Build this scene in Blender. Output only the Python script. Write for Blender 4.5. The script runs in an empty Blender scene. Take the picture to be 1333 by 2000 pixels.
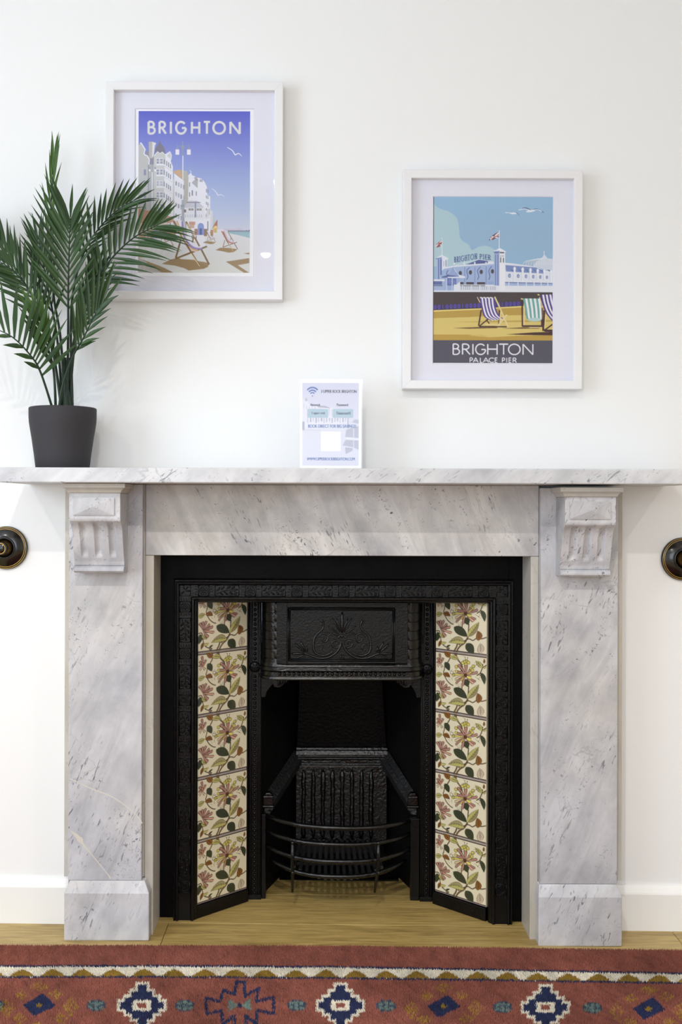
import bpy, bmesh, math, random
import numpy as np
from mathutils import Vector, Matrix

random.seed(7)
rng = np.random.default_rng(7)
PI = math.pi
scene = bpy.context.scene
col = scene.collection

# ------------------------------------------------------------------ camera
F = 2040.0                 # focal length in pixels of the 1333 x 2000 frame
PX, PY = 632.0, 985.0      # principal point
CAM_D, CAM_Z, ROLL = 2.5, 1.012, 0.003
cam_data = bpy.data.cameras.new('camera')
cam_data.sensor_fit = 'VERTICAL'
cam_data.sensor_height = 36.0
cam_data.lens = F * 36.0 / 2000.0
cam_data.shift_x = (666.5 - PX) / 2000.0
cam_data.shift_y = (PY - 1000.0) / 2000.0
cam_data.clip_start = 0.05
cam = bpy.data.objects.new('camera', cam_data)
col.objects.link(cam)
cam.location = (0, -CAM_D, CAM_Z)
cam.rotation_euler = (PI / 2, -ROLL, 0)
scene.camera = cam

# ------------------------------------------------------------------ world, light, exposure
scene.view_settings.view_transform = 'Standard'
scene.view_settings.look = 'None'
scene.view_settings.gamma = 1.0
scene.view_settings.use_curve_mapping = False
scene.view_settings.exposure = 0.16

world = bpy.data.worlds.new('world')
scene.world = world
world.use_nodes = True
world.node_tree.nodes['Background'].inputs[0].default_value = (0.62, 0.72, 0.9, 1)
world.node_tree.nodes['Background'].inputs[1].default_value = 0.6

WINDOW_POWER, SPOT_POWER, BACK_POWER = 33.0, 8.0, 30.0
ROOM_L, ROOM_R, ROOM_B, ROOM_H = -2.05, 2.25, -4.3, 2.45


def area_light(name, loc, rot, sx, sy, power, color):
    d = bpy.data.lights.new(name, 'AREA')
    d.shape = 'RECTANGLE'
    d.size, d.size_y = sx, sy
    d.energy = power
    d.color = color
    o = bpy.data.objects.new(name, d)
    col.objects.link(o)
    o.location = loc
    o.rotation_euler = rot
    return o


# daylight through the window in the left wall; the lamp behind the camera is an added fill
area_light('window_daylight', (ROOM_L + 0.02, -1.75, 1.45), (0, -PI / 2, 0), 1.5, 1.3, WINDOW_POWER, (0.74, 0.86, 1.0))
area_light('added_back_fill', (-0.6, ROOM_B + 0.02, 1.45), (PI / 2, 0, 0), 1.9, 1.4, BACK_POWER, (0.84, 0.91, 1.0))


# ------------------------------------------------------------------ pixel <-> world helpers (real depth Y is always given)
def W(px, py, Y):
    dx, dy = px - PX, py - PY
    ux, uy = dx + ROLL * dy, dy - ROLL * dx
    d = CAM_D + Y
    return Vector((ux * d / F, Y, CAM_Z - uy * d / F))


def WX(px, Y): return (px - PX) * (CAM_D + Y) / F
def WZ(py, Y): return CAM_Z - (py - PY) * (CAM_D + Y) / F


FLOOR0, FSLOPE = 0.006, 0.009


def floor_z(x): return FLOOR0 - FSLOPE * (x - 0.05)


def ground(px, py, h=0.0):
    dx, dy = px - PX, py - PY
    ux, uy = dx + ROLL * dy, dy - ROLL * dx
    rx, rz = ux / F, -uy / F
    # CAM_Z + rz*t = FLOOR0 - FSLOPE*(rx*t-0.05) + h
    t = (FLOOR0 + 0.05 * FSLOPE + h - CAM_Z) / (rz + FSLOPE * rx)
    return rx * t, t - CAM_D


def lin(c):
    out = []
    for v in c[:3]:
        v = v / 255.0
        out.append(v / 12.92 if v <= 0.04045 else ((v + 0.055) / 1.055) ** 2.4)
    return tuple(out)


# ------------------------------------------------------------------ objects
def tag(o, label=None, cat=None, group=None, kind=None):
    if label: o['label'] = label
    if cat: o['category'] = cat
    if group: o['group'] = group
    if kind: o['kind'] = kind
    return o


def empty(name, loc=(0, 0, 0), **k):
    o = bpy.data.objects.new(name, None)
    o.empty_display_size = 0.05
    col.objects.link(o)
    o.location = loc
    return tag(o, **k)


class MB:
    """collects faces and links them as one mesh object"""
    def __init__(self):
        self.v, self.f, self.s = [], [], []

    def add(self, verts, faces, smooth=False):
        o = len(self.v)
        self.v += [tuple(p) for p in verts]
        self.f += [tuple(i + o for i in fc) for fc in faces]
        self.s += [smooth] * len(faces)
        return self

    def box(self, x0, x1, y0, y1, z0, z1):
        x0, x1 = min(x0, x1), max(x0, x1); y0, y1 = min(y0, y1), max(y0, y1); z0, z1 = min(z0, z1), max(z0, z1)
        v = [(x, y, z) for z in (z0, z1) for y in (y0, y1) for x in (x0, x1)]
        return self.add(v, [(0, 2, 3, 1), (4, 5, 7, 6), (0, 1, 5, 4), (2, 6, 7, 3), (0, 4, 6, 2), (1, 3, 7, 5)])

    def hexa(self, bottom, top):
        """two matching quads"""
        return self.add(list(bottom) + list(top), [(3, 2, 1, 0), (4, 5, 6, 7), (0, 1, 5, 4), (1, 2, 6, 5), (2, 3, 7, 6), (3, 0, 4, 7)])

    def prism(self, prof, a, b, axis='x', smooth=False):
        """closed profile extruded from a to b along axis; profile pairs are the two other axes in order"""
        def P(t, p):
            if axis == 'x': return (t, p[0], p[1])
            if axis == 'y': return (p[0], t, p[1])
            return (p[0], p[1], t)
        n = len(prof)
        v = [P(a, p) for p in prof] + [P(b, p) for p in prof]
        fs = [(i, (i + 1) % n, n + (i + 1) % n, n + i) for i in range(n)]
        self.add(v, fs, smooth)
        o = len(self.v) - 2 * n
        self.f += [tuple(o + i for i in range(n - 1, -1, -1)), tuple(o + n + i for i in range(n))]
        self.s += [False, False]
        return self

    def lathe(self, prof, c, axis='z', n=40, smooth=True):
        """profile of (radius, along) round an axis through c"""
        vs, fs = [], []
        m = len(prof)
        for k in range(n):
            a = 2 * PI * k / n
            ca, sa = math.cos(a), math.sin(a)
            for r, t in prof:
                if axis == 'z': vs.append((c[0] + r * ca, c[1] + r * sa, c[2] + t))
                else: vs.append((c[0] + r * ca, c[1] + t, c[2] + r * sa))
        for k in range(n):
            k2 = (k + 1) % n
            for i in range(m - 1):
                fs.append((k * m + i, k2 * m + i, k2 * m + i + 1, k * m + i + 1))
        return self.add(vs, fs, smooth)

    def tube(self, pts, r, n=8, caps=True, flat=1.0, up=None):
        pts = [Vector(p) for p in pts]
        rs = r if isinstance(r, (list, tuple)) else [r] * len(pts)
        vs, fs = [], []
        prev = None
        for i, p in enumerate(pts):
            t = (pts[min(i + 1, len(pts) - 1)] - pts[max(i - 1, 0)]).normalized()
            if up is not None:
                b = Vector(up); nrm = b.cross(t).normalized(); b = t.cross(nrm).normalized()
            else:
                if prev is None:
                    a = Vector((0, 0, 1)) if abs(t.z) < 0.9 else Vector((1, 0, 0))
                    nrm = (a - t * a.dot(t)).normalized()
                else:
                    nrm = (prev - t * prev.dot(t)).normalized()
                prev = nrm
                b = t.cross(nrm)
            for k in range(n):
                an = 2 * PI * k / n
                vs.append(p + nrm * (math.cos(an) * rs[i]) + b * (math.sin(an) * rs[i] * flat))
        for i in range(len(pts) - 1):
            for k in range(n):
                fs.append((i * n + k, i * n + (k + 1) % n, (i + 1) * n + (k + 1) % n, (i + 1) * n + k))
        if caps:
            fs.append(tuple(range(n - 1, -1, -1)))
            fs.append(tuple((len(pts) - 1) * n + k for k in range(n)))
        return self.add(vs, fs, True)

    def ball(self, c, rx, ry, rz, nu=10, nv=6, rot=0.0):
        """ellipsoid, rotated by rot in the xz plane"""
        vs, fs = [], []
        cr, sr = math.cos(rot), math.sin(rot)
        for j in range(nv + 1):
            th = PI * j / nv
            for k in range(nu):
                ph = 2 * PI * k / nu
                x, z, y = rx * math.sin(th) * math.cos(ph), rz * math.sin(th) * math.sin(ph), -ry * math.cos(th)
                vs.append((c[0] + x * cr - z * sr, c[1] + y, c[2] + x * sr + z * cr))
        for j in range(nv):
            for k in range(nu):
                fs.append((j * nu + k, j * nu + (k + 1) % nu, (j + 1) * nu + (k + 1) % nu, (j + 1) * nu + k))
        return self.add(vs, fs, True)

    def build(self, name, mat, parent=None, bevel=0.0, seg=2, org=None, angle=35):
        me = bpy.data.meshes.new(name)
        vs = self.v
        if org is not None:
            vs = [(x - org[0], y - org[1], z - org[2]) for x, y, z in vs]
        me.from_pydata(vs, [], self.f)
        me.polygons.foreach_set('use_smooth', self.s)
        me.update()
        bm = bmesh.new(); bm.from_mesh(me)
        bmesh.ops.remove_doubles(bm, verts=bm.verts, dist=1e-6)
        bmesh.ops.recalc_face_normals(bm, faces=bm.faces)
        bm.to_mesh(me); bm.free()
        me.materials.append(mat)
        o = bpy.data.objects.new(name, me)
        col.objects.link(o)
        if org is not None: o.location = org
        if parent is not None:
            o.parent = parent
            o.location = Vector(o.location) - world_loc(parent)
        if bevel > 0:
            md = o.modifiers.new('bevel', 'BEVEL')
            md.width = bevel; md.segments = seg; md.limit_method = 'ANGLE'; md.angle_limit = math.radians(angle)
            md.harden_normals = False
        return o


def world_loc(o):
    v = Vector((0, 0, 0))
    while o is not None:
        v += Vector(o.location); o = o.parent
    return v


def share(o, parent, loc=None, rot=None, scale=None, name=None):
    """a copy sharing mesh data"""
    c = o.copy(); col.objects.link(c); c.parent = parent
    if loc is not None: c.location = loc
    if rot is not None: c.rotation_euler = rot
    if scale is not None: c.scale = scale
    return c


# ------------------------------------------------------------------ materials
def new_mat(name):
    m = bpy.data.materials.new(name); m.use_nodes = True
    nt = m.node_tree
    return m, nt, nt.nodes['Principled BSDF'], nt.nodes, nt.links


def plain(name, rgb, rough=0.5, metal=0.0, coat=0.0, spec=0.5, bump=None, vary=0.0, vscale=20.0):
    m, nt, b, N, L = new_mat(name)
    b.inputs['Base Color'].default_value = (*lin(rgb), 1)
    b.inputs['Roughness'].default_value = rough
    b.inputs['Metallic'].default_value = metal
    b.inputs['Coat Weight'].default_value = coat
    b.inputs['Coat Roughness'].default_value = 0.12
    b.inputs['Specular IOR Level'].default_value = spec
    tc = N.new('ShaderNodeTexCoord')
    if vary > 0:
        nz = N.new('ShaderNodeTexNoise'); nz.inputs['Scale'].default_value = vscale; nz.inputs['Detail'].default_value = 5
        L.new(tc.outputs['Object'], nz.inputs['Vector'])
        mx = N.new('ShaderNodeMix'); mx.data_type = 'RGBA'
        c = lin(rgb)
        mx.inputs[6].default_value = (*[v * (1 - vary) for v in c], 1)
        mx.inputs[7].default_value = (*[min(1, v * (1 + vary)) for v in c], 1)
        L.new(nz.outputs['Fac'], mx.inputs[0]); L.new(mx.outputs[2], b.inputs['Base Color'])
    if bump:
        nz = N.new('ShaderNodeTexNoise'); nz.inputs['Scale'].default_value = bump[0]; nz.inputs['Detail'].default_value = 4
        L.new(tc.outputs['Object'], nz.inputs['Vector'])
        bp = N.new('ShaderNodeBump'); bp.inputs['Strength'].default_value = bump[1]; bp.inputs['Distance'].default_value = bump[2]
        L.new(nz.outputs['Fac'], bp.inputs['Height']); L.new(bp.outputs['Normal'], b.inputs['Normal'])
    return m


def ramp(N, stops):
    r = N.new('ShaderNodeValToRGB')
    e = r.color_ramp.elements
    while len(e) < len(stops): e.new(0.5)
    for i, (p, c) in enumerate(stops):
        e[i].position = p
        e[i].color = (c, c, c, 1) if isinstance(c, (int, float)) else (*c, 1)
    return r


def marble_mat(name, base, vein, rot, vein_amt=0.75, warm=(196, 186, 166), warm_amt=0.35):
    m, nt, b, N, L = new_mat(name)
    geo = N.new('ShaderNodeNewGeometry')
    oi = N.new('ShaderNodeObjectInfo')
    off = N.new('ShaderNodeVectorMath'); off.operation = 'SCALE'
    cmb = N.new('ShaderNodeCombineXYZ')
    L.new(oi.outputs['Random'], cmb.inputs[0]); L.new(oi.outputs['Random'], cmb.inputs[2]); L.new(oi.outputs['Random'], cmb.inputs[1])
    L.new(cmb.outputs[0], off.inputs[0]); off.inputs['Scale'].default_value = 7.3
    addv = N.new('ShaderNodeVectorMath'); addv.operation = 'ADD'
    L.new(geo.outputs['Position'], addv.inputs[0]); L.new(off.outputs[0], addv.inputs[1])
    mp = N.new('ShaderNodeMapping'); mp.inputs['Rotation'].default_value = rot
    L.new(addv.outputs[0], mp.inputs['Vector'])
    st = N.new('ShaderNodeMapping'); st.inputs['Scale'].default_value = (30, 12, 6)
    L.new(mp.outputs[0], st.inputs['Vector'])
    # soft cloudy streaks
    n1 = N.new('ShaderNodeTexNoise'); n1.inputs['Scale'].default_value = 0.8; n1.inputs['Detail'].default_value = 8; n1.inputs['Roughness'].default_value = 0.62; n1.inputs['Distortion'].default_value = 0.8
    L.new(st.outputs[0], n1.inputs['Vector'])
    r1 = ramp(N, [(0.36, 0.0), (0.70, 1.0)]); L.new(n1.outputs['Fac'], r1.inputs[0])
    # broken grey flecks along the streaks
    n2 = N.new('ShaderNodeTexNoise'); n2.inputs['Scale'].default_value = 4.2; n2.inputs['Detail'].default_value = 5; n2.inputs['Distortion'].default_value = 1.5
    L.new(st.outputs[0], n2.inputs['Vector'])
    r2 = ramp(N, [(0.57, 0.0), (0.69, 1.0)]); L.new(n2.outputs['Fac'], r2.inputs[0])
    n3 = N.new('ShaderNodeTexNoise'); n3.inputs['Scale'].default_value = 5.0; n3.inputs['Detail'].default_value = 2
    L.new(addv.outputs[0], n3.inputs['Vector'])
    r3 = ramp(N, [(0.42, 0.0), (0.62, 1.0)]); L.new(n3.outputs['Fac'], r3.inputs[0])
    ml = N.new('ShaderNodeMath'); ml.operation = 'MULTIPLY'; L.new(r2.outputs[0], ml.inputs[0]); L.new(r3.outputs[0], ml.inputs[1])
    # thin vein lines
    n4 = N.new('ShaderNodeTexNoise'); n4.inputs['Scale'].default_value = 5.5; n4.inputs['Detail'].default_value = 6; n4.inputs['Distortion'].default_value = 0.6
    L.new(mp.outputs[0], n4.inputs['Vector'])
    r4 = ramp(N, [(0.485, 0.0), (0.5, 1.0), (0.515, 0.0)]); L.new(n4.outputs['Fac'], r4.inputs[0])
    m4 = N.new('ShaderNodeMath'); m4.operation = 'MULTIPLY'; L.new(r4.outputs[0], m4.inputs[0]); L.new(r3.outputs[0], m4.inputs[1])
    s4 = N.new('ShaderNodeMath'); s4.operation = 'MULTIPLY'; L.new(m4.outputs[0], s4.inputs[0]); s4.inputs[1].default_value = 0.45
    mxx = N.new('ShaderNodeMath'); mxx.operation = 'MAXIMUM'; L.new(ml.outputs[0], mxx.inputs[0]); L.new(s4.outputs[0], mxx.inputs[1])
    sc = N.new('ShaderNodeMath'); sc.operation = 'MULTIPLY'; L.new(r1.outputs[0], sc.inputs[0]); sc.inputs[1].default_value = 0.30
    n6 = N.new('ShaderNodeTexNoise'); n6.inputs['Scale'].default_value = 150; n6.inputs['Detail'].default_value = 2; n6.inputs['Distortion'].default_value = 1.0
    L.new(addv.outputs[0], n6.inputs['Vector'])
    r6 = ramp(N, [(0.60, 0.0), (0.70, 0.9)]); L.new(n6.outputs['Fac'], r6.inputs[0])
    n7 = N.new('ShaderNodeTexNoise'); n7.inputs['Scale'].default_value = 0.9; n7.inputs['Detail'].default_value = 3
    L.new(st.outputs[0], n7.inputs['Vector'])
    r7 = ramp(N, [(0.46, 0.05), (0.62, 1.0)]); L.new(n7.outputs['Fac'], r7.inputs[0])
    m6 = N.new('ShaderNodeMath'); m6.operation = 'MULTIPLY'; L.new(r6.outputs[0], m6.inputs[0]); L.new(r7.outputs[0], m6.inputs[1])
    mx6 = N.new('ShaderNodeMath'); mx6.operation = 'MAXIMUM'; L.new(m6.outputs[0], mx6.inputs[0]); L.new(mxx.outputs[0], mx6.inputs[1]); mxx = mx6
    # soft grey clouds without direction
    n8 = N.new('ShaderNodeTexNoise'); n8.inputs['Scale'].default_value = 7.0; n8.inputs['Detail'].default_value = 7; n8.inputs['Roughness'].default_value = 0.6
    L.new(addv.outputs[0], n8.inputs['Vector'])
    r8 = ramp(N, [(0.42, 0.0), (0.75, 0.40)]); L.new(n8.outputs['Fac'], r8.inputs[0])
    s8 = N.new('ShaderNodeMath'); s8.operation = 'ADD'; L.new(sc.outputs[0], s8.inputs[0]); L.new(r8.outputs[0], s8.inputs[1]); sc = s8
    sm = N.new('ShaderNodeMath'); sm.operation = 'MAXIMUM'; L.new(sc.outputs[0], sm.inputs[0]); L.new(mxx.outputs[0], sm.inputs[1])
    am = N.new('ShaderNodeMath'); am.operation = 'MULTIPLY'; L.new(sm.outputs[0], am.inputs[0]); am.inputs[1].default_value = vein_amt
    # yellowed patches
    n5 = N.new('ShaderNodeTexNoise'); n5.inputs['Scale'].default_value = 3.2; n5.inputs['Detail'].default_value = 3
    L.new(addv.outputs[0], n5.inputs['Vector'])
    r5 = ramp(N, [(0.42, 0.0), (0.72, warm_amt)]); L.new(n5.outputs['Fac'], r5.inputs[0])
    c0 = N.new('ShaderNodeMix'); c0.data_type = 'RGBA'
    c0.inputs[6].default_value = (*lin(base), 1); c0.inputs[7].default_value = (*lin(warm), 1)
    L.new(r5.outputs[0], c0.inputs[0])
    c1 = N.new('ShaderNodeMix'); c1.data_type = 'RGBA'; c1.inputs[7].default_value = (*lin(vein), 1)
    L.new(c0.outputs[2], c1.inputs[6]); L.new(am.outputs[0], c1.inputs[0])
    L.new(c1.outputs[2], b.inputs['Base Color'])
    b.inputs['Roughness'].default_value = 0.38
    b.inputs['Specular IOR Level'].default_value = 0.35
    nb = N.new('ShaderNodeTexNoise'); nb.inputs['Scale'].default_value = 60; nb.inputs['Detail'].default_value = 4
    L.new(geo.outputs['Position'], nb.inputs['Vector'])
    bp = N.new('ShaderNodeBump'); bp.inputs['Strength'].default_value = 0.12; bp.inputs['Distance'].default_value = 0.002
    L.new(nb.outputs['Fac'], bp.inputs['Height']); L.new(bp.outputs['Normal'], b.inputs['Normal'])
    return m


M = {}
M['wall'] = plain('painted_wall', (239, 239, 238), 0.75, spec=0.25, bump=(140, 0.08, 0.002))
M['ceiling'] = plain('ceiling_paint', (238, 238, 236), 0.85, spec=0.2)
M['skirting'] = plain('skirting_gloss', (240, 239, 236), 0.35, bump=(60, 0.05, 0.001))
M['marble'] = marble_mat('white_marble', (206, 205, 208), (88, 90, 102), (0.2, -0.42, 0.1), 0.95)
M['marble_shelf'] = marble_mat('shelf_marble', (216, 216, 218), (96, 98, 110), (0.3, -0.95, 0.2), 0.85, warm_amt=0.15)
M['marble_frieze'] = marble_mat('frieze_marble', (216, 214, 213), (78, 80, 92), (0.2, 0.40, 0.1), 1.0, warm=(200, 186, 160), warm_amt=0.5)
M['marble_warm'] = marble_mat('yellowed_marble', (200, 196, 188), (140, 136, 132), (0.1, 0.25, 0.0), 0.6, warm=(184, 172, 146), warm_amt=0.6)
M['filler'] = plain('cream_filler', (204, 198, 186), 0.6, vary=0.08, vscale=60)


def iron_mat(name, rough, bscale, bstr, coat, rgb=(6, 6, 7), spec=0.27):
    m, nt, b, N, L = new_mat(name)
    tc = N.new('ShaderNodeNewGeometry')
    nz = N.new('ShaderNodeTexNoise'); nz.inputs['Scale'].default_value = bscale; nz.inputs['Detail'].default_value = 5
    L.new(tc.outputs['Position'], nz.inputs['Vector'])
    bp = N.new('ShaderNodeBump'); bp.inputs['Strength'].default_value = bstr; bp.inputs['Distance'].default_value = 0.003
    L.new(nz.outputs['Fac'], bp.inputs['Height']); L.new(bp.outputs['Normal'], b.inputs['Normal']); L.new(bp.outputs['Normal'], b.inputs['Coat Normal'])
    n2 = N.new('ShaderNodeTexNoise'); n2.inputs['Scale'].default_value = 14
    L.new(tc.outputs['Position'], n2.inputs['Vector'])
    mr = N.new('ShaderNodeMapRange'); mr.inputs[3].default_value = rough * 0.8; mr.inputs[4].default_value = rough * 1.3
    L.new(n2.outputs['Fac'], mr.inputs[0]); L.new(mr.outputs[0], b.inputs['Roughness'])
    b.inputs['Base Color'].default_value = (*lin(rgb), 1)
    b.inputs['Specular IOR Level'].default_value = spec
    b.inputs['Coat Weight'].default_value = coat
    b.inputs['Coat Roughness'].default_value = 0.2
    return m


M['iron'] = iron_mat('black_cast_iron', 0.30, 190, 0.30, 0.0)
M['iron_plate'] = iron_mat('flat_cast_iron', 0.45, 190, 0.2, 0.0, spec=0.08)
M['iron_gloss'] = iron_mat('polished_cast_iron', 0.22, 160, 0.35, 0.2, spec=0.38)
M['iron_rough'] = iron_mat('pitted_cast_iron', 0.24, 130, 0.8, 0.3, (6, 6, 7), spec=0.38)
M['fireback'] = iron_mat('fireback_iron', 0.4, 150, 0.7, 0.0, (6, 6, 6), spec=0.12)
M['ledge'] = iron_mat('ledge_iron', 0.45, 150, 1.0, 0.0, (12, 12, 14), spec=0.8)
M['soot'] = iron_mat('sooty_iron', 0.6, 90, 0.6, 0.0, (7, 7, 7), spec=0.15)
M['frame_white'] = plain('white_frame_lacquer', (233, 232, 233), 0.4, bump=(220, 0.04, 0.001))
M['mount'] = plain('mount_board', (226, 226, 237), 0.8, spec=0.2)
M['paper'] = plain('white_paper', (240, 241, 246), 0.6, spec=0.25)
M['pot'] = plain('grey_stoneware_pot', (44, 42, 46), 0.7, bump=(420, 0.5, 0.0015), vary=0.25, vscale=500)
M['soil'] = plain('potting_soil', (46, 36, 28), 0.9, bump=(160, 1.0, 0.006), vary=0.4, vscale=120)
M['ebony'] = plain('glossy_ebonised_wood', (8, 8, 8), 0.2, coat=0.3)
M['brass'] = plain('aged_brass', (212, 172, 90), 0.28, metal=1.0, vary=0.25, vscale=90)
M['bronze'] = plain('dark_bronze', (92, 70, 38), 0.35, metal=1.0, vary=0.3, vscale=80)
M['rug_base'] = plain('rug_backing', (128, 76, 66), 0.95, spec=0.1, vary=0.15, vscale=30)
M['lamp'] = plain('lamp_housing', (240, 240, 238), 0.4)


def emit_mat(name, rgb, s):
    m, nt, b, N, L = new_mat(name)
    b.inputs['Base Color'].default_value = (0.8, 0.8, 0.8, 1)
    b.inputs['Emission Color'].default_value = (*rgb, 1)
    b.inputs['Emission Strength'].default_value = s
    return m


M['bulb'] = emit_mat('lit_bulb', (1.0, 0.92, 0.82), 60.0)


def glass_mat():
    m, nt, b, N, L = new_mat('picture_glass')
    N.remove(b)
    out = N['Material Output']
    tr = N.new('ShaderNodeBsdfTransparent'); gl = N.new('ShaderNodeBsdfGlossy'); gl.inputs['Roughness'].default_value = 0.015
    fr = N.new('ShaderNodeFresnel'); fr.inputs['IOR'].default_value = 1.45
    mx = N.new('ShaderNodeMixShader')
    ge = N.new('ShaderNodeNewGeometry'); iv = N.new('ShaderNodeMath'); iv.operation = 'SUBTRACT'; iv.inputs[0].default_value = 1.0
    L.new(ge.outputs['Backfacing'], iv.inputs[1])
    pr = N.new('ShaderNodeMath'); pr.operation = 'MULTIPLY'; L.new(fr.outputs[0], pr.inputs[0]); L.new(iv.outputs[0], pr.inputs[1])
    L.new(pr.outputs[0], mx.inputs[0]); L.new(tr.outputs[0], mx.inputs[1]); L.new(gl.outputs[0], mx.inputs[2])
    L.new(mx.outputs[0], out.inputs['Surface'])
    return m


M['glass'] = glass_mat()


def attr_mat(name, rough, coat=0.0, spec=0.3, scale=1.0):
    m, nt, b, N, L = new_mat(name)
    a = N.new('ShaderNodeAttribute'); a.attribute_name = 'Col'
    if scale != 1.0:
        vm = N.new('ShaderNodeVectorMath'); vm.operation = 'SCALE'; vm.inputs['Scale'].default_value = scale
        L.new(a.outputs['Color'], vm.inputs[0]); L.new(vm.outputs[0], b.inputs['Base Color'])
    else:
        L.new(a.outputs['Color'], b.inputs['Base Color'])
    b.inputs['Roughness'].default_value = rough
    b.inputs['Coat Weight'].default_value = coat
    b.inputs['Coat Roughness'].default_value = 0.08
    b.inputs['Specular IOR Level'].default_value = spec
    return m


M['print'] = attr_mat('poster_print', 0.6, scale=0.95)
M['glaze'] = attr_mat('glazed_tile_print', 0.25, coat=0.6, scale=0.95)
M['pile'] = attr_mat('wool_pile', 0.85, spec=0.15)


def leaf_mat(name, c1, c2):
    m, nt, b, N, L = new_mat(name)
    oi = N.new('ShaderNodeObjectInfo')
    tc = N.new('ShaderNodeNewGeometry')
    nz = N.new('ShaderNodeTexNoise'); nz.inputs['Scale'].default_value = 18
    L.new(tc.outputs['Position'], nz.inputs['Vector'])
    ad = N.new('ShaderNodeMath'); ad.operation = 'ADD'; L.new(oi.outputs['Random'], ad.inputs[0]); L.new(nz.outputs['Fac'], ad.inputs[1])
    ml = N.new('ShaderNodeMath'); ml.operation = 'MULTIPLY'; L.new(ad.outputs[0], ml.inputs[0]); ml.inputs[1].default_value = 0.55
    mx = N.new('ShaderNodeMix'); mx.data_type = 'RGBA'
    mx.inputs[6].default_value = (*lin(c1), 1); mx.inputs[7].default_value = (*lin(c2), 1)
    L.new(ml.outputs[0], mx.inputs[0]); L.new(mx.outputs[2], b.inputs['Base Color'])
    b.inputs['Roughness'].default_value = 0.42
    b.inputs['Specular IOR Level'].default_value = 0.3
    return m


M['leaf'] = leaf_mat('palm_leaf', (27, 48, 23), (56, 84, 42))
M['leaf_light'] = leaf_mat('young_palm_leaf', (44, 78, 30), (86, 118, 50))
M['stem'] = leaf_mat('palm_stem', (22, 38, 28), (38, 60, 40))


def wood_mat():
    m, nt, b, N, L = new_mat('oak_plank')
    tc = N.new('ShaderNodeNewGeometry'); oi = N.new('ShaderNodeObjectInfo')
    cmb = N.new('ShaderNodeCombineXYZ'); L.new(oi.outputs['Random'], cmb.inputs[0]); L.new(oi.outputs['Random'], cmb.inputs[1])
    off = N.new('ShaderNodeVectorMath'); off.operation = 'SCALE'; off.inputs['Scale'].default_value = 9.0
    L.new(cmb.outputs[0], off.inputs[0])
    ad = N.new('ShaderNodeVectorMath'); ad.operation = 'ADD'; L.new(tc.outputs['Position'], ad.inputs[0]); L.new(off.outputs[0], ad.inputs[1])
    mp = N.new('ShaderNodeMapping'); mp.inputs['Scale'].default_value = (2.2, 26, 1)
    L.new(ad.outputs[0], mp.inputs['Vector'])
    n1 = N.new('ShaderNodeTexNoise'); n1.inputs['Scale'].default_value = 1.6; n1.inputs['Detail'].default_value = 9; n1.inputs['Roughness'].default_value = 0.65; n1.inputs['Distortion'].default_value = 1.3
    L.new(mp.outputs[0], n1.inputs['Vector'])
    r1 = ramp(N, [(0.22, lin((106, 84, 46))), (0.45, lin((173, 145, 84))), (0.60, lin((192, 164, 101))), (0.85, lin((146, 118, 65)))])
    L.new(n1.outputs['Fac'], r1.inputs[0])
    mp2 = N.new('ShaderNodeMapping'); mp2.inputs['Scale'].default_value = (14, 300, 1)
    L.new(ad.outputs[0], mp2.inputs['Vector'])
    n2 = N.new('ShaderNodeTexNoise'); n2.inputs['Scale'].default_value = 1.0; n2.inputs['Detail'].default_value = 3
    L.new(mp2.outputs[0], n2.inputs['Vector'])
    r2 = ramp(N, [(0.35, 0.72), (0.6, 1.0)]); L.new(n2.outputs['Fac'], r2.inputs[0])
    mx = N.new('ShaderNodeMix'); mx.data_type = 'RGBA'; mx.blend_type = 'MULTIPLY'; mx.inputs[0].default_value = 1.0
    L.new(r1.outputs[0], mx.inputs[6]); L.new(r2.outputs[0], mx.inputs[7])
    L.new(mx.outputs[2], b.inputs['Base Color'])
    b.inputs['Roughness'].default_value = 0.42
    bp = N.new('ShaderNodeBump'); bp.inputs['Strength'].default_value = 0.1; bp.inputs['Distance'].default_value = 0.001
    L.new(n2.outputs['Fac'], bp.inputs['Height']); L.new(bp.outputs['Normal'], b.inputs['Normal'])
    return m


M['wood'] = wood_mat()

# ------------------------------------------------------------------ large structure
OPX0, OPX1, OPZ = -0.417, 0.507, 0.893        # opening in the chimney breast
wb = MB()
wb.box(ROOM_L, OPX0, 0, 0.12, -0.05, ROOM_H + 0.05)
wb.box(OPX1, ROOM_R, 0, 0.12, -0.05, ROOM_H + 0.05)
wb.box(OPX0, OPX1, 0, 0.12, OPZ, ROOM_H + 0.05)
tag(wb.build('wall_back', M['wall']), kind='structure')
tag(MB().box(ROOM_L - 0.1, ROOM_R + 0.1, ROOM_B - 0.1, 0.12, ROOM_H, ROOM_H + 0.1).build('ceiling', M['ceiling']), kind='structure')
tag(MB().box(ROOM_R, ROOM_R + 0.1, ROOM_B, 0.12, -0.1, ROOM_H).build('wall_right', M['wall']), kind='structure')
wl = MB()
wl.box(ROOM_L - 0.1, ROOM_L, ROOM_B, 0.12, -0.1, 0.7); wl.box(ROOM_L - 0.1, ROOM_L, ROOM_B, 0.12, 2.2, ROOM_H)
wl.box(ROOM_L - 0.1, ROOM_L, ROOM_B, -2.4, 0.7, 2.2); wl.box(ROOM_L - 0.1, ROOM_L, -1.1, 0.12, 0.7, 2.2)
tag(wl.build('wall_left', M['wall']), kind='structure')
wf = MB()
wf.box(ROOM_L, ROOM_R, ROOM_B - 0.1, ROOM_B, -0.1, 0.7); wf.box(ROOM_L, ROOM_R, ROOM_B - 0.1, ROOM_B, 2.3, ROOM_H)
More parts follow.
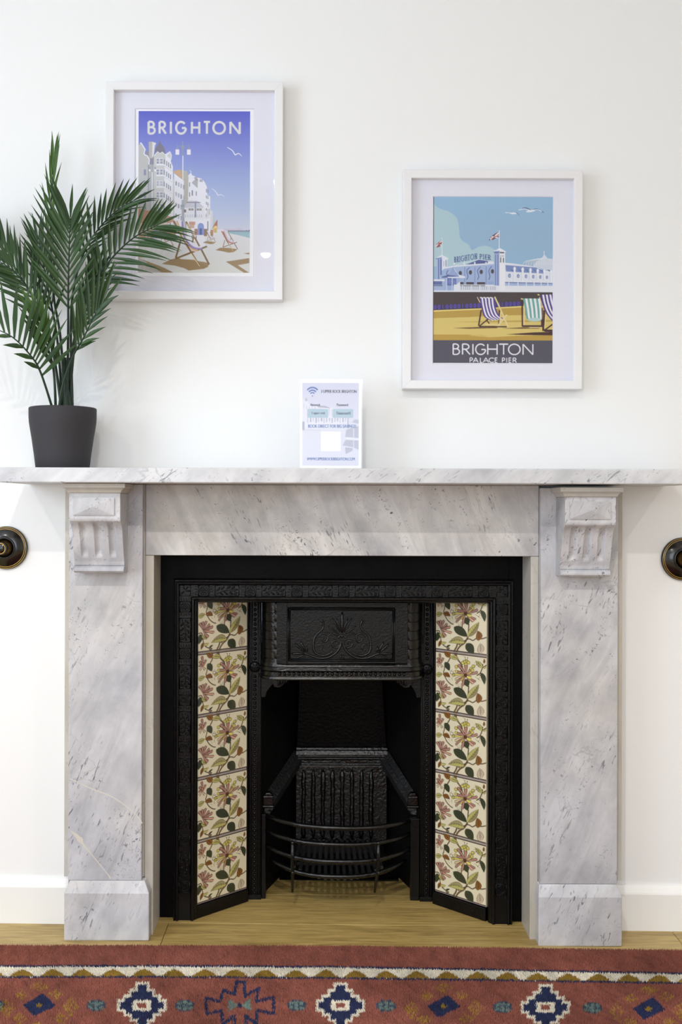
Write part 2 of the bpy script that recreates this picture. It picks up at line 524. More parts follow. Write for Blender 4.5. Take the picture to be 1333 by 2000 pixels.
wf.box(ROOM_L, -1.55, ROOM_B - 0.1, ROOM_B, 0.7, 2.3); wf.box(0.35, ROOM_R, ROOM_B - 0.1, ROOM_B, 0.7, 2.3)
tag(wf.build('wall_front', M['wall']), kind='structure')

# floor: a base slab carrying separate oak planks laid along the chimney breast
def slab(x0, x1, y0, y1, h0, h1):
    return MB().hexa([(x0, y0, floor_z(x0) + h0), (x1, y0, floor_z(x1) + h0), (x1, y1, floor_z(x1) + h0), (x0, y1, floor_z(x0) + h0)],
                     [(x0, y0, floor_z(x0) + h1), (x1, y0, floor_z(x1) + h1), (x1, y1, floor_z(x1) + h1), (x0, y1, floor_z(x0) + h1)])


floor = slab(ROOM_L - 0.1, ROOM_R + 0.1, ROOM_B - 0.1, 0.62, -0.08, -0.011).build('floor', M['rug_base'])
tag(floor, kind='structure')
PW, row_edge = 0.19, 0.0
proto_plank = None
rows = [(row_edge + PW * k) for k in range(-22, 3)]
for ri, y0 in enumerate(rows):
    hearth = y0 > -0.01
    y1 = min(y0 + PW, 0.60)
    spans = []
    if hearth:
        spans = [(-0.416, 0.506)]
    else:
        x = ROOM_L - random.uniform(0.1, 1.0)
        if abs(y0 - (row_edge - PW)) < 1e-6: x = -0.3675 - 1.2 * 2
        while x < ROOM_R:
            spans.append((max(x, ROOM_L), min(x + 1.2, ROOM_R))); x += 1.2
    for (xa, xb) in spans:
        if xb - xa < 0.05: continue
        yt = y1 if not (abs(y0 - (row_edge - PW)) < 1e-6) else y1
        p = slab(xa + 0.0006, xb - 0.0006, y0 + 0.0006, yt - 0.0006, -0.011, 0.0).build('plank', M['wood'], floor, bevel=0.0008, seg=1)

# skirting boards
def skirting(name, x0, x1):
    prof = [(0, -0.02), (-0.016, -0.02), (-0.016, 0.086), (-0.0145, 0.090), (-0.009, 0.100), (-0.006, 0.105), (0, 0.106)]
    m = MB(); n = len(prof)
    v = [(x0, p[0], p[1] + floor_z(x0)) for p in prof] + [(x1, p[0], p[1] + floor_z(x1)) for p in prof]
    m.add(v, [(i, (i + 1) % n, n + (i + 1) % n, n + i) for i in range(n)] + [tuple(range(n - 1, -1, -1)), tuple(range(n, 2 * n))])
    tag(m.build(name, M['skirting'], bevel=0.001), kind='structure')


skirting('baseboard_left', ROOM_L, -0.605)
skirting('baseboard_right', 0.698, ROOM_R)

# recessed ceiling lamps (real lamps of the room, out of frame but mirrored in the picture glass)
def downlight(x, y, power, where):
    t = empty('ceiling_light', (x, y, ROOM_H), label='white recessed ceiling spotlight ' + where, cat='light', group=None)
    m = MB().lathe([(0.030, -0.002), (0.046, -0.003), (0.046, 0.0), (0.03, 0.0)], (x, y, ROOM_H), 'z', 24)
    m.build('bezel', M['lamp'], t)
    g = MB().ball((x, y, ROOM_H - 0.004), 0.026, 0.026, 0.020, 14, 8)
    g.build('bulb', M['bulb'], t)
    d = bpy.data.lights.new('spot_beam', 'SPOT')
    d.energy = power; d.spot_size = math.radians(150); d.spot_blend = 0.6; d.shadow_soft_size = 0.022; d.color = (1.0, 0.95, 0.90)
    o = bpy.data.objects.new('spot_beam', d); col.objects.link(o)
    o.location = (0, 0, -0.03); o.parent = t


downlight(-0.20, -2.2, SPOT_POWER * 9, 'nearest the middle of the chimney breast')
downlight(1.75, -2.2, SPOT_POWER * 5, 'over the right side of the room')
downlight(-1.45, -2.2, SPOT_POWER * 5, 'over the left side of the room')
downlight(-0.335, -3.55, SPOT_POWER * 4, 'farthest from the chimney breast')

# ================================================================== raster canvas for flat prints (colours per mesh vertex)
class Canvas:
    def __init__(self, x0, y0, x1, y1, cells, ss=3):
        self.x0, self.y0, self.x1, self.y1 = x0, y0, x1, y1
        self.k = cells * ss; self.ss = ss
        self.w = int(round((x1 - x0) * cells)) * ss; self.h = int(round((y1 - y0) * cells)) * ss
        self.a = np.ones((self.h, self.w, 3), np.float32)
        self.T = (0, 0, 1.0)

    def frame(self, ox, oy, s): self.T = (ox, oy, s); return self

    def _p(self, pts):
        ox, oy, s = self.T
        kx = self.w / (self.x1 - self.x0); ky = self.h / (self.y1 - self.y0)
        return np.array([((ox + x / s - self.x0) * kx, (oy + y / s - self.y0) * ky) for x, y in pts], np.float64)

    def _fill(self, P, c, alpha=1.0):
        x0 = max(int(math.floor(P[:, 0].min())), 0); x1 = min(int(math.ceil(P[:, 0].max())) + 1, self.w)
        y0 = max(int(math.floor(P[:, 1].min())), 0); y1 = min(int(math.ceil(P[:, 1].max())) + 1, self.h)
        if x1 <= x0 or y1 <= y0: return
        X = np.arange(x0, x1) + 0.5; Y = np.arange(y0, y1) + 0.5
        ins = np.zeros((y1 - y0, x1 - x0), bool)
        n = len(P)
        for i in range(n):
            xa, ya = P[i]; xb, yb = P[(i + 1) % n]
            if ya == yb: continue
            rowm = (Y >= min(ya, yb)) & (Y < max(ya, yb))
            if not rowm.any(): continue
            xi = xa + (Y[rowm] - ya) * (xb - xa) / (yb - ya)
            ins[rowm] ^= X[None, :] > xi[:, None]
        t = self.a[y0:y1, x0:x1]
        cl = np.array(lin(c), np.float32)
        t[ins] = t[ins] * (1 - alpha) + cl * alpha

    def poly(self, pts, c, alpha=1.0): self._fill(self._p(pts), c, alpha); return self

    def rect(self, x0, y0, x1, y1, c, alpha=1.0): return self.poly([(x0, y0), (x1, y0), (x1, y1), (x0, y1)], c, alpha)

    def vgrad(self, x0, y0, x1, y1, stops):
        P = self._p([(x0, y0), (x1, y1)])
        xa, xb = max(int(P[0, 0]), 0), min(int(round(P[1, 0])), self.w); ya, yb = max(int(P[0, 1]), 0), min(int(round(P[1, 1])), self.h)
        ts = np.linspace(0, 1, max(yb - ya, 1))
        cs = np.array([lin(s[1]) for s in stops]); ps = [s[0] for s in stops]
        g = np.stack([np.interp(ts, ps, cs[:, i]) for i in range(3)], 1).astype(np.float32)
        self.a[ya:yb, xa:xb] = g[:, None, :]
        return self

    def ell(self, cx, cy, rx, ry, c, rot=0.0, alpha=1.0, n=28, a0=0, a1=2 * PI):
        cr, sr = math.cos(rot), math.sin(rot)
        pts = []
        for k in range(n + 1):
            t = a0 + (a1 - a0) * k / n
            x, y = rx * math.cos(t), ry * math.sin(t)
            pts.append((cx + x * cr - y * sr, cy + x * sr + y * cr))
        return self.poly(pts, c, alpha)

    def line(self, pts, w, c, w2=None, alpha=1.0, cap=True):
        n = len(pts)
        for i in range(n - 1):
            (xa, ya), (xb, yb) = pts[i], pts[i + 1]
            wa = w if w2 is None else w + (w2 - w) * i / (n - 1); wb_ = w if w2 is None else w + (w2 - w) * (i + 1) / (n - 1)
            d = math.hypot(xb - xa, yb - ya)
            if d < 1e-9: continue
            nx, ny = -(yb - ya) / d / 2, (xb - xa) / d / 2
            self.poly([(xa + nx * wa, ya + ny * wa), (xb + nx * wb_, yb + ny * wb_), (xb - nx * wb_, yb - ny * wb_), (xa - nx * wa, ya - ny * wa)], c, alpha)
            if cap and alpha == 1.0 and 0 < i: self.ell(xa, ya, wa / 2, wa / 2, c, n=10)
        return self

    def result(self):
        s = self.ss
        return self.a.reshape(self.h // s, s, self.w // s, s, 3).mean((1, 3))


def smooth_path(pts, n=8):
    """Catmull-Rom through points (2D or 3D)"""
    P = [np.array(p, float) for p in pts]
    P = [2 * P[0] - P[1]] + P + [2 * P[-1] - P[-2]]
    out = []
    for i in range(1, len(P) - 2):
        for k in range(n):
            t = k / n
            out.append(0.5 * ((2 * P[i]) + (-P[i - 1] + P[i + 1]) * t + (2 * P[i - 1] - 5 * P[i] + 4 * P[i + 1] - P[i + 2]) * t * t + (-P[i - 1] + 3 * P[i] - 3 * P[i + 1] + P[i + 2]) * t ** 3))
    out.append(P[-2])
    return [tuple(p) for p in out]


def print_mesh(name, img, origin, ux, uz, w, h, mat, parent, loc, sides=0.0):
    """img rows go top to bottom; vertices spread over w x h from the top-left corner"""
    H, Wd = img.shape[:2]
    xs = (np.arange(Wd + 0) + 0.5) / Wd; ys = (np.arange(H + 0) + 0.5) / H
    xs[0], xs[-1], ys[0], ys[-1] = 0, 1, 0, 1
    gx, gy = np.meshgrid(xs, ys)
    ux, uz = np.array(ux), np.array(uz)
    P = np.array(origin)[None, None] + gx[..., None] * w * ux + gy[..., None] * h * (-uz)
    me = bpy.data.meshes.new(name)
    idx = np.arange(H * Wd).reshape(H, Wd)
    q = np.stack([idx[:-1, :-1], idx[1:, :-1], idx[1:, 1:], idx[:-1, 1:]], -1).reshape(-1, 4)
    me.vertices.add(H * Wd); me.vertices.foreach_set('co', P.reshape(-1).astype(np.float32))
    me.loops.add(q.size); me.loops.foreach_set('vertex_index', q.reshape(-1).astype(np.int32))
    me.polygons.add(len(q)); me.polygons.foreach_set('loop_start', (np.arange(len(q)) * 4).astype(np.int32))
    me.update(calc_edges=True)
    at = me.color_attributes.new('Col', 'FLOAT_COLOR', 'POINT')
    c = np.ones((H * Wd, 4), np.float32); c[:, :3] = img.reshape(-1, 3)
    at.data.foreach_set('color', c.reshape(-1))
    me.materials.append(mat)
    o = bpy.data.objects.new(name, me); col.objects.link(o)
    o.parent = parent; o.location = loc
    return o


# ------------------------------------------------------------------ stroke lettering
def arc(cx, cy, rx, ry, a0, a1, n=18):
    return [(cx + rx * math.cos(math.radians(a0 + (a1 - a0) * k / n)), cy + ry * math.sin(math.radians(a0 + (a1 - a0) * k / n))) for k in range(n + 1)]


# unit cap height, y up
GLYPH = {
    'B': (0.52, [[(0, 0), (0, 1)], [(0, 1), (0.2, 1)] + arc(0.2, 0.77, 0.24, 0.23, 90, -90) + [(0, 0.54)], [(0, 0.54), (0.24, 0.54)] + arc(0.24, 0.27, 0.28, 0.27, 90, -90) + [(0, 0)]]),
    'R': (0.54, [[(0, 0), (0, 1)], [(0, 1), (0.2, 1)] + arc(0.2, 0.75, 0.26, 0.25, 90, -90) + [(0, 0.5)], [(0.2, 0.5), (0.54, 0)]]),
    'I': (0.0, [[(0, 0), (0, 1)]]),
    'G': (0.86, [arc(0.5, 0.5, 0.5, 0.5, 42, 360) , [(1.0, 0.5), (0.56, 0.5)]]),
    'H': (0.62, [[(0, 0), (0, 1)], [(0.62, 0), (0.62, 1)], [(0, 0.52), (0.62, 0.52)]]),
    'T': (0.54, [[(0, 1), (0.54, 1)], [(0.27, 0), (0.27, 1)]]),
    'O': (1.0, [arc(0.5, 0.5, 0.5, 0.5, 0, 360, 30)]),
    'N': (0.66, [[(0, 0), (0, 1)], [(0, 1), (0.66, 0)], [(0.66, 0), (0.66, 1)]]),
    'P': (0.48, [[(0, 0), (0, 1)], [(0, 1), (0.2, 1)] + arc(0.2, 0.73, 0.27, 0.27, 90, -90) + [(0, 0.46)]]),
    'A': (0.74, [[(0, 0), (0.37, 1), (0.74, 0)], [(0.15, 0.34), (0.59, 0.34)]]),
    'L': (0.44, [[(0, 1), (0, 0), (0.44, 0)]]),
    'C': (0.80, [arc(0.5, 0.5, 0.5, 0.5, 45, 315)]),
    'E': (0.44, [[(0.44, 1), (0, 1), (0, 0), (0.44, 0)], [(0, 0.52), (0.40, 0.52)]]),
}
GLYPH['G'] = (0.96, [arc(0.5, 0.5, 0.5, 0.5, 42, 355, 26), [(1.0, 0.48), (0.58, 0.48)]])


def word(cv, text, boxes, ytop, ybot, wt, c, slab_serif=False, shear=None):
    """each letter fills its own (left, right) box"""
    h = ybot - ytop
    for ch, (xa, xb) in zip(text.replace(' ', ''), boxes):
        gw, strokes = GLYPH[ch]
        sx = (xb - xa - wt) / max(gw, 0.01) if gw else 0
        if ch == 'G': sx = (xb - xa - wt) / 1.0
        for st in strokes:
            pts = []
            for gx, gy in st:
                X = xa + wt / 2 + gx * sx; Yv = ybot - wt / 2 - gy * (h - wt)
                if shear: Yv += shear(X)
                pts.append((X, Yv))
            cv.line(pts, wt, c)
            if slab_serif and ch not in 'GOC':
                for X, Yv in (pts[0], pts[-1]): cv.line([(X - wt * 1.0, Yv), (X + wt * 1.0, Yv)], wt * 0.7, c)


def spread(x0, x1, text, gap=0.16):
    ws = [max(GLYPH[ch][0], 0.22) for ch in text]
    k = (x1 - x0) / (sum(ws) + gap * (len(ws) - 1))
    out, x = [], x0
    for w in ws: out.append((x, x + w * k)); x += (w + gap) * k
    return out

# ================================================================== marble mantelpiece
mantel = empty('marble_mantelpiece', (0.05, -0.05, 0.0), label='white grey-veined marble mantelpiece with carved corbels around the black fireplace', cat='mantelpiece')


def loft_rects(m, levels):
    """levels of (x0, x1, y0, y1, z), capped"""
    n = len(levels)
    v = []
    for x0, x1, y0, y1, z in levels: v += [(x0, y0, z), (x1, y0, z), (x1, y1, z), (x0, y1, z)]
    fs = []
    for i in range(n - 1):
        for k in range(4):
            fs.append((i * 4 + k, i * 4 + (k + 1) % 4, (i + 1) * 4 + (k + 1) % 4, (i + 1) * 4 + k))
    fs += [(3, 2, 1, 0), tuple((n - 1) * 4 + k for k in range(4))]
    m.add(v, fs)
    return m


SHELF_B, SHELF_T = 1.0575, 1.0905
MB().box(-0.704, 0.816, -0.235, -0.0005, SHELF_B, SHELF_T).build('shelf', M['marble_shelf'], mantel, bevel=0.003, seg=3)
MB().box(-0.4134, 0.5016, -0.072, -0.0005, 0.8924, SHELF_B - 0.0005).build('frieze_panel', M['marble_frieze'], mantel, bevel=0.0015)


def corbel(x0, x1, dz, side):
    root = MB()
    zb, zt = 0.856 + dz, 1.0352 + dz
    # front profile from top to bottom: (y, z)
    prof = [(-0.187, zt), (-0.187, 0.979 + dz), (-0.1855, 0.9745 + dz)]
    for k in range(0, 25):
        t = k / 24
        z = 0.972 - t * 0.099
        y = -0.183 + 0.036 * (1 - math.exp(-5.5 * t)) + 0.012 * t * t - 0.006 * math.sin(PI * min(1, t * 1.1))
        prof.append((y, z + dz))
    ylow = prof[-1][0]
    prof += [(ylow + 0.003, 0.8715 + dz), (ylow - 0.003, 0.870 + dz), (ylow - 0.0085, 0.866 + dz), (ylow - 0.0085, 0.860 + dz), (ylow - 0.004, zb)]
    nx = 60
    xs = [x0 + (x1 - x0) * i / nx for i in range(nx + 1)]
    w = x1 - x0
    fl = [x0 + w * f for f in (0.225, 0.505, 0.785)]
    vs = []
    for y, z in prof:
        zz = z - dz
        for x in xs:
            g = 0.0
            if 0.893 < zz < 0.969:
                for c in fl:
                    d = abs(x - c) / (w * 0.066)
                    if d < 1:
                        e = min(1.0, (0.969 - zz) / 0.008, (zz - 0.893) / 0.012)
                        g = max(g, 0.0075 * math.sqrt(max(0, 1 - d * d)) * max(0, e) ** 0.5)
            vs.append((x, y + g, z))
    m = MB(); n = nx + 1
    fs = [(i * n + k, i * n + k + 1, (i + 1) * n + k + 1, (i + 1) * n + k) for i in range(len(prof) - 1) for k in range(nx)]
    yb = -0.0948
    o = len(vs)
    for y, z in prof: vs += [(x0, yb, z), (x1, yb, z)]
    for i in range(len(prof) - 1):
        fs.append((i * n, (i + 1) * n, o + 2 * (i + 1), o + 2 * i))
        fs.append((i * n + nx, o + 2 * i + 1, o + 2 * (i + 1) + 1, (i + 1) * n + nx))
        fs.append((o + 2 * i, o + 2 * (i + 1), o + 2 * (i + 1) + 1, o + 2 * i + 1))
    fs.append(tuple(range(nx, -1, -1)) + (o, o + 1))
    L = len(prof) - 1
    fs.append(tuple(L * n + k for k in range(nx + 1)) + (o + 2 * L + 1, o + 2 * L))
    m.add(vs, fs, False)
    c = m.build('corbel', M['marble'], mantel)
    md = c.modifiers.new('bevel', 'BEVEL'); md.width = 0.0012; md.segments = 2; md.limit_method = 'ANGLE'; md.angle_limit = math.radians(50)
    tag(c, label=side + ' corbel with three flutes')
    # diamond-pointed panel on the block
    px0, px1, pz0, pz1 = x0 + w * 0.085, x1 - w * 0.115, 0.9862 + dz, 1.0248 + dz
    p = MB(); f = -0.187
    ring = [(px0, f + 0.001, pz0), (px1, f + 0.001, pz0), (px1, f + 0.001, pz1), (px0, f + 0.001, pz1)]
    ring2 = [(a, f - 0.003, b) for a, _, b in ring]
    cx0, cx1, cz = px0 + (px1 - px0) * 0.42, px0 + (px1 - px0) * 0.58, (pz0 + pz1) / 2
    top = [((px0 + px1) / 2, f - 0.0095, cz)]
    v = ring + ring2 + top
    p.add(v, [(0, 1, 5, 4), (1, 2, 6, 5), (2, 3, 7, 6), (3, 0, 4, 7), (4, 5, 8), (5, 6, 8), (6, 7, 8), (7, 4, 8), (3, 2, 1, 0)])
    p.build('diamond_panel', M['marble'], c)
    # moulded cap
    lv = []
    for o_, z in ((0.001, zt), (0.003, zt + 0.0025), (0.0045, zt + 0.0065), (0.009, zt + 0.0105), (0.013, zt + 0.0115), (0.013, SHELF_B - 0.0007 + dz)):
        lv.append((x0 - o_, x1 + o_, -0.187 - o_, -0.0953 if True else 0, z))
    loft_rects(MB(), lv).build('cap', M['marble_warm'], c, bevel=0.001, seg=1)


DR = -0.0055   # the right jamb has settled a little
for (side, fx0, fx1, rx0, rx1, cx0, cx1, qx0, qx1, tx0, tx1, dz) in (
        ('left', -0.586, -0.4165, -0.601, -0.4140, -0.5635, -0.4500, -0.5915, -0.397, -0.5815, -0.4085, 0.0),
        ('right', 0.5020, 0.6795, 0.5022, 0.6965, 0.5360, 0.6490, 0.4960, 0.6875, 0.4995, 0.6785, DR)):
    zt = SHELF_B - 0.0008 + dz
    MB().box(fx0, fx1, -0.095, -0.0715, 0.1445 + dz, zt).build('pilaster', M['marble'], mantel, bevel=0.0015)
    MB().box(rx0, rx1, -0.071, -0.0005, 0.1445 + dz, zt).build('pilaster_return', M['marble_warm'], mantel, bevel=0.001)
    corbel(cx0, cx1, dz, side)
    fz = floor_z(qx0) - 0.001
    m = MB()
    loft_rects(m, [(qx0, qx1, -0.108, -0.0725, fz), (qx0, qx1, -0.108, -0.0725, 0.119 + dz), (tx0, tx1, -0.097, -0.0725, 0.1443 + dz)])
    m.box(qx0 + 0.002, qx1 if side == 'right' else -0.4142, -0.0722, -0.0005, fz, 0.119 + dz) if side == 'left' else m.box(0.5025, qx1 - 0.002, -0.0722, -0.0005, fz, 0.119 + dz)
    m.build('plinth', M['marble'], mantel, bevel=0.002)
for (a, b) in ((-0.4136, -0.3937), (0.4832, 0.5018)):
    MB().box(a, b, -0.0715, 0.030, floor_z(a) - 0.001, 0.8919).build('slip', M['marble_warm'], mantel, bevel=0.0015)

# old repair seams filled in cream on the left pilaster
def seam(pts, ws):
    m = MB(); v = []
    P = [W(x, y, -0.0953) for x, y in smooth_path(pts, 6)]
    n = len(P)
    for i, p in enumerate(P):
        t = (P[min(i + 1, n - 1)] - P[max(i - 1, 0)]).normalized(); s = Vector((-t.z, 0, t.x))
        w = np.interp(i / (n - 1), np.linspace(0, 1, len(ws)), ws) * (0.8 + 0.4 * random.random())
        v += [p + s * w, p - s * w, p + s * w + Vector((0, 0.0006, 0)), p - s * w + Vector((0, 0.0006, 0))]
    fs = []
    for i in range(n - 1):
        a, b = i * 4, (i + 1) * 4
        fs += [(a, a + 1, b + 1, b), (a, b, b + 2, a + 2), (a + 1, a + 3, b + 3, b + 1)]
    m.add(v, fs).build('repair_seam', M['filler'], mantel)


seam([(137, 1521), (180, 1541), (222, 1558), (262, 1588), (278, 1608)], [0.0010, 0.0012, 0.0015, 0.0008, 0.0014])
seam([(138, 1623), (148, 1631), (157, 1641), (163, 1650), (185, 1676), (210, 1707), (216, 1716)], [0.001, 0.004, 0.0062, 0.002, 0.0009, 0.0012, 0.0026])

# ================================================================== cast iron fireplace
CX = 0.0465
iron = empty('cast_iron_fireplace', (CX, 0.03, 0.0), label='black cast iron fireplace insert with floral tiled cheeks inside the marble surround', cat='fireplace')


def at(o, loc):
    """place a shared part at a world location under its parent"""
    o.location = Vector(loc) - world_loc(o.parent)
    return o


def u_frame(m, xl, xr, zt, prof, zb=None, smooth=False):
    v, n = [], len(prof)
    for o, y in prof:
        zl, zr = floor_z(xl), floor_z(xr)
        v += [(xl - o, y, zl), (xl - o, y, zt + o), (xr + o, y, zt + o), (xr + o, y, zr)]
    fs = []
    for i in range(n - 1):
        for k in range(3):
            fs.append((i * 4 + k, i * 4 + k + 1, (i + 1) * 4 + k + 1, (i + 1) * 4 + k))
    fs.append(tuple(i * 4 for i in range(n))); fs.append(tuple(i * 4 + 3 for i in range(n - 1, -1, -1)))
    # back
    for k in range(3): fs.append((k + 1, k, (n - 1) * 4 + k, (n - 1) * 4 + k + 1))
    m.add(v, fs, smooth)
    return m


BXL, BXR, BZT = -0.317, 0.416, 0.7884     # inner edge of the ornament band
pl = MB()
pl.box(-0.412, -0.352, 0.0303, 0.045, floor_z(-0.39), 0.8925)
pl.box(0.4500, 0.501, 0.0303, 0.045, floor_z(0.47), 0.8925)
pl.box(-0.352, 0.4500, 0.0303, 0.045, 0.83, 0.8925)
pl.build('outer_plate', M['iron_plate'], iron, bevel=0.001)
pl = MB()
band = u_frame(MB(), BXL, BXR, BZT, [(-0.0145, 0.045), (-0.0145, 0.024), (-0.011, 0.018), (-0.009, 0.018), (-0.006, 0.010), (-0.002, 0.0095), (0.0, 0.0125), (0.0015, 0.0135), (0.0285, 0.0135), (0.030, 0.010),
                                     (0.0325, 0.008), (0.0345, 0.0095), (0.035, 0.013), (0.0368, 0.013), (0.0375, 0.010), (0.0395, 0.009), (0.0412, 0.012), (0.042, 0.022), (0.044, 0.024), (0.044, 0.045)])
band.build('ornament_band', M['iron'], iron, bevel=0.0006, seg=1)
FY = 0.0135
zmid = BZT + 0.01505; xlm = BXL - 0.01505; xrm = BXR + 0.01505

# rosette and leaf spray, shared meshes
def make_rosette():
    m = MB(); h = 0.0128
    for a, b in (((-h, -h), (h, -h)), ((h, -h), (h, h)), ((h, h), (-h, h)), ((-h, h), (-h, -h))):
        m.tube([(a[0], -0.0010, a[1]), (b[0], -0.0010, b[1])], 0.0012, 5)
    m.tube([(0.0098 * math.cos(t), -0.0008, 0.0098 * math.sin(t)) for t in np.linspace(0, 2 * PI, 17)], 0.0012, 5, caps=False)
    for k in range(8):
        t = 2 * PI * k / 8
        m.ball((0.0054 * math.cos(t), -0.0010, 0.0054 * math.sin(t)), 0.0026, 0.0032, 0.0014, 6, 4, t)
    m.ball((0, -0.001, 0), 0.0019, 0.0024, 0.0019, 6, 4)
    for sx in (-1, 1):
        for sz in (-1, 1): m.ball((sx * 0.0105, -0.0005, sz * 0.0105), 0.0012, 0.0014, 0.0012, 5, 3)
    return m


def make_spray():
    m = MB(); L, h = 0.0285, 0.0128
    for a, b in (((-L, -h), (L, -h)), ((L, -h), (L, h)), ((L, h), (-L, h)), ((-L, h), (-L, -h))):
        m.tube([(a[0], -0.0009, a[1]), (b[0], -0.0009, b[1])], 0.0011, 5)
    m.tube([(p[0], -0.0008, p[1]) for p in smooth_path([(-0.025, -0.008), (-0.012, -0.002), (0.002, 0.001), (0.014, 0.0), (0.024, -0.006)], 4)], [0.0013] * 17, 5)
    for (x, z, r, s) in ((-0.020, 0.004, 0.9, 0.0065), (-0.013, -0.0075, -0.5, 0.0055), (-0.010, 0.0065, 0.8, 0.006), (-0.002, -0.0065, -0.6, 0.006), (0.004, 0.0075, 0.5, 0.0055), (0.010, -0.006, -0.8, 0.0055), (0.015, 0.007, 0.7, 0.0065), (0.022, 0.002, 0.2, 0.0048), (0.020, -0.0085, -0.4, 0.004)):
        m.ball((x, -0.0008, z), s, 0.0036, 0.0023, 7, 4, r)
    return m


ros = spr = None
studs = MB()


def put_rosette(x, z, turn=0.0):
    global ros
    if ros is None:
        ros = make_rosette().build('rosette', M['iron'], iron); o = ros
    else: o = share(ros, iron)
    at(o, (x, FY, z)); o.rotation_euler = (0, turn, 0)


def put_spray(x, z, turn=0.0):
    global spr
    if spr is None:
        spr = make_spray().build('leaf_spray', M['iron'], iron); o = spr
    else: o = share(spr, iron)
    at(o, (x, FY, z)); o.rotation_euler = (0, turn, 0)


step = 91.3 * 2.51 / F
rx = [(398.4 + 91.25 * k - PX) * 2.512 / F for k in range(7)]
for i, x in enumerate(rx):
    put_rosette(x, zmid)
    for dx in (-0.0172, -0.0205, 0.0172, 0.0205):
        for dz in (-0.0095, -0.0032, 0.0032, 0.0095): studs.ball((x + dx, FY, zmid + dz), 0.0014, 0.0018, 0.0014, 5, 3)
    if i < 6: put_spray(x + step / 2, zmid)
rz0 = 1.012 - (1186 - PY) * 2.512 / F
for xm, s in ((xlm, 0.0), (xrm, -0.004)):
    for k in range(7):
        z = rz0 + s - step * k
        put_rosette(xm, z, PI / 2)
        for dz in (-0.0172, -0.0205, 0.0172, 0.0205):
            for dx in (-0.0095, -0.0032, 0.0032, 0.0095):
                studs.ball((xm + dx, FY, z + dz), 0.0013, 0.0018, 0.0021, 5, 3, 0.7)
        if k < 7 and z - step / 2 > 0.05: put_spray(xm, z - step / 2, PI / 2)
    put_spray(xm, zmid + 0.0, 0.0) if False else None
# corner leaves
def corner(x, z, s):
    m = MB(); h = 0.0128
    for a, b in (((-h, -h), (h, -h)), ((h, -h), (h, h)), ((h, h), (-h, h)), ((-h, h), (-h, -h))):
        m.tube([(x + a[0], FY - 0.0005, z + a[1]), (x + b[0], FY - 0.0005, z + b[1])], 0.0009, 5)
    for (dx, dz, r) in ((0.004, 0.006, 0.9), (0.007, -0.001, 0.1), (-0.003, 0.008, 1.7), (-0.006, -0.005, 0.8)):
        m.ball((x + dx * s, FY - 0.0005, z + dz), 0.0055, 0.0026, 0.0022, 7, 4, r if s > 0 else PI - r)
    m.build('corner_leaf', M['iron'], iron)


corner(xlm, zmid, 1); corner(xrm, zmid, -1)
tag(studs.build('stud_rows', M['iron'], iron), kind='stuff')

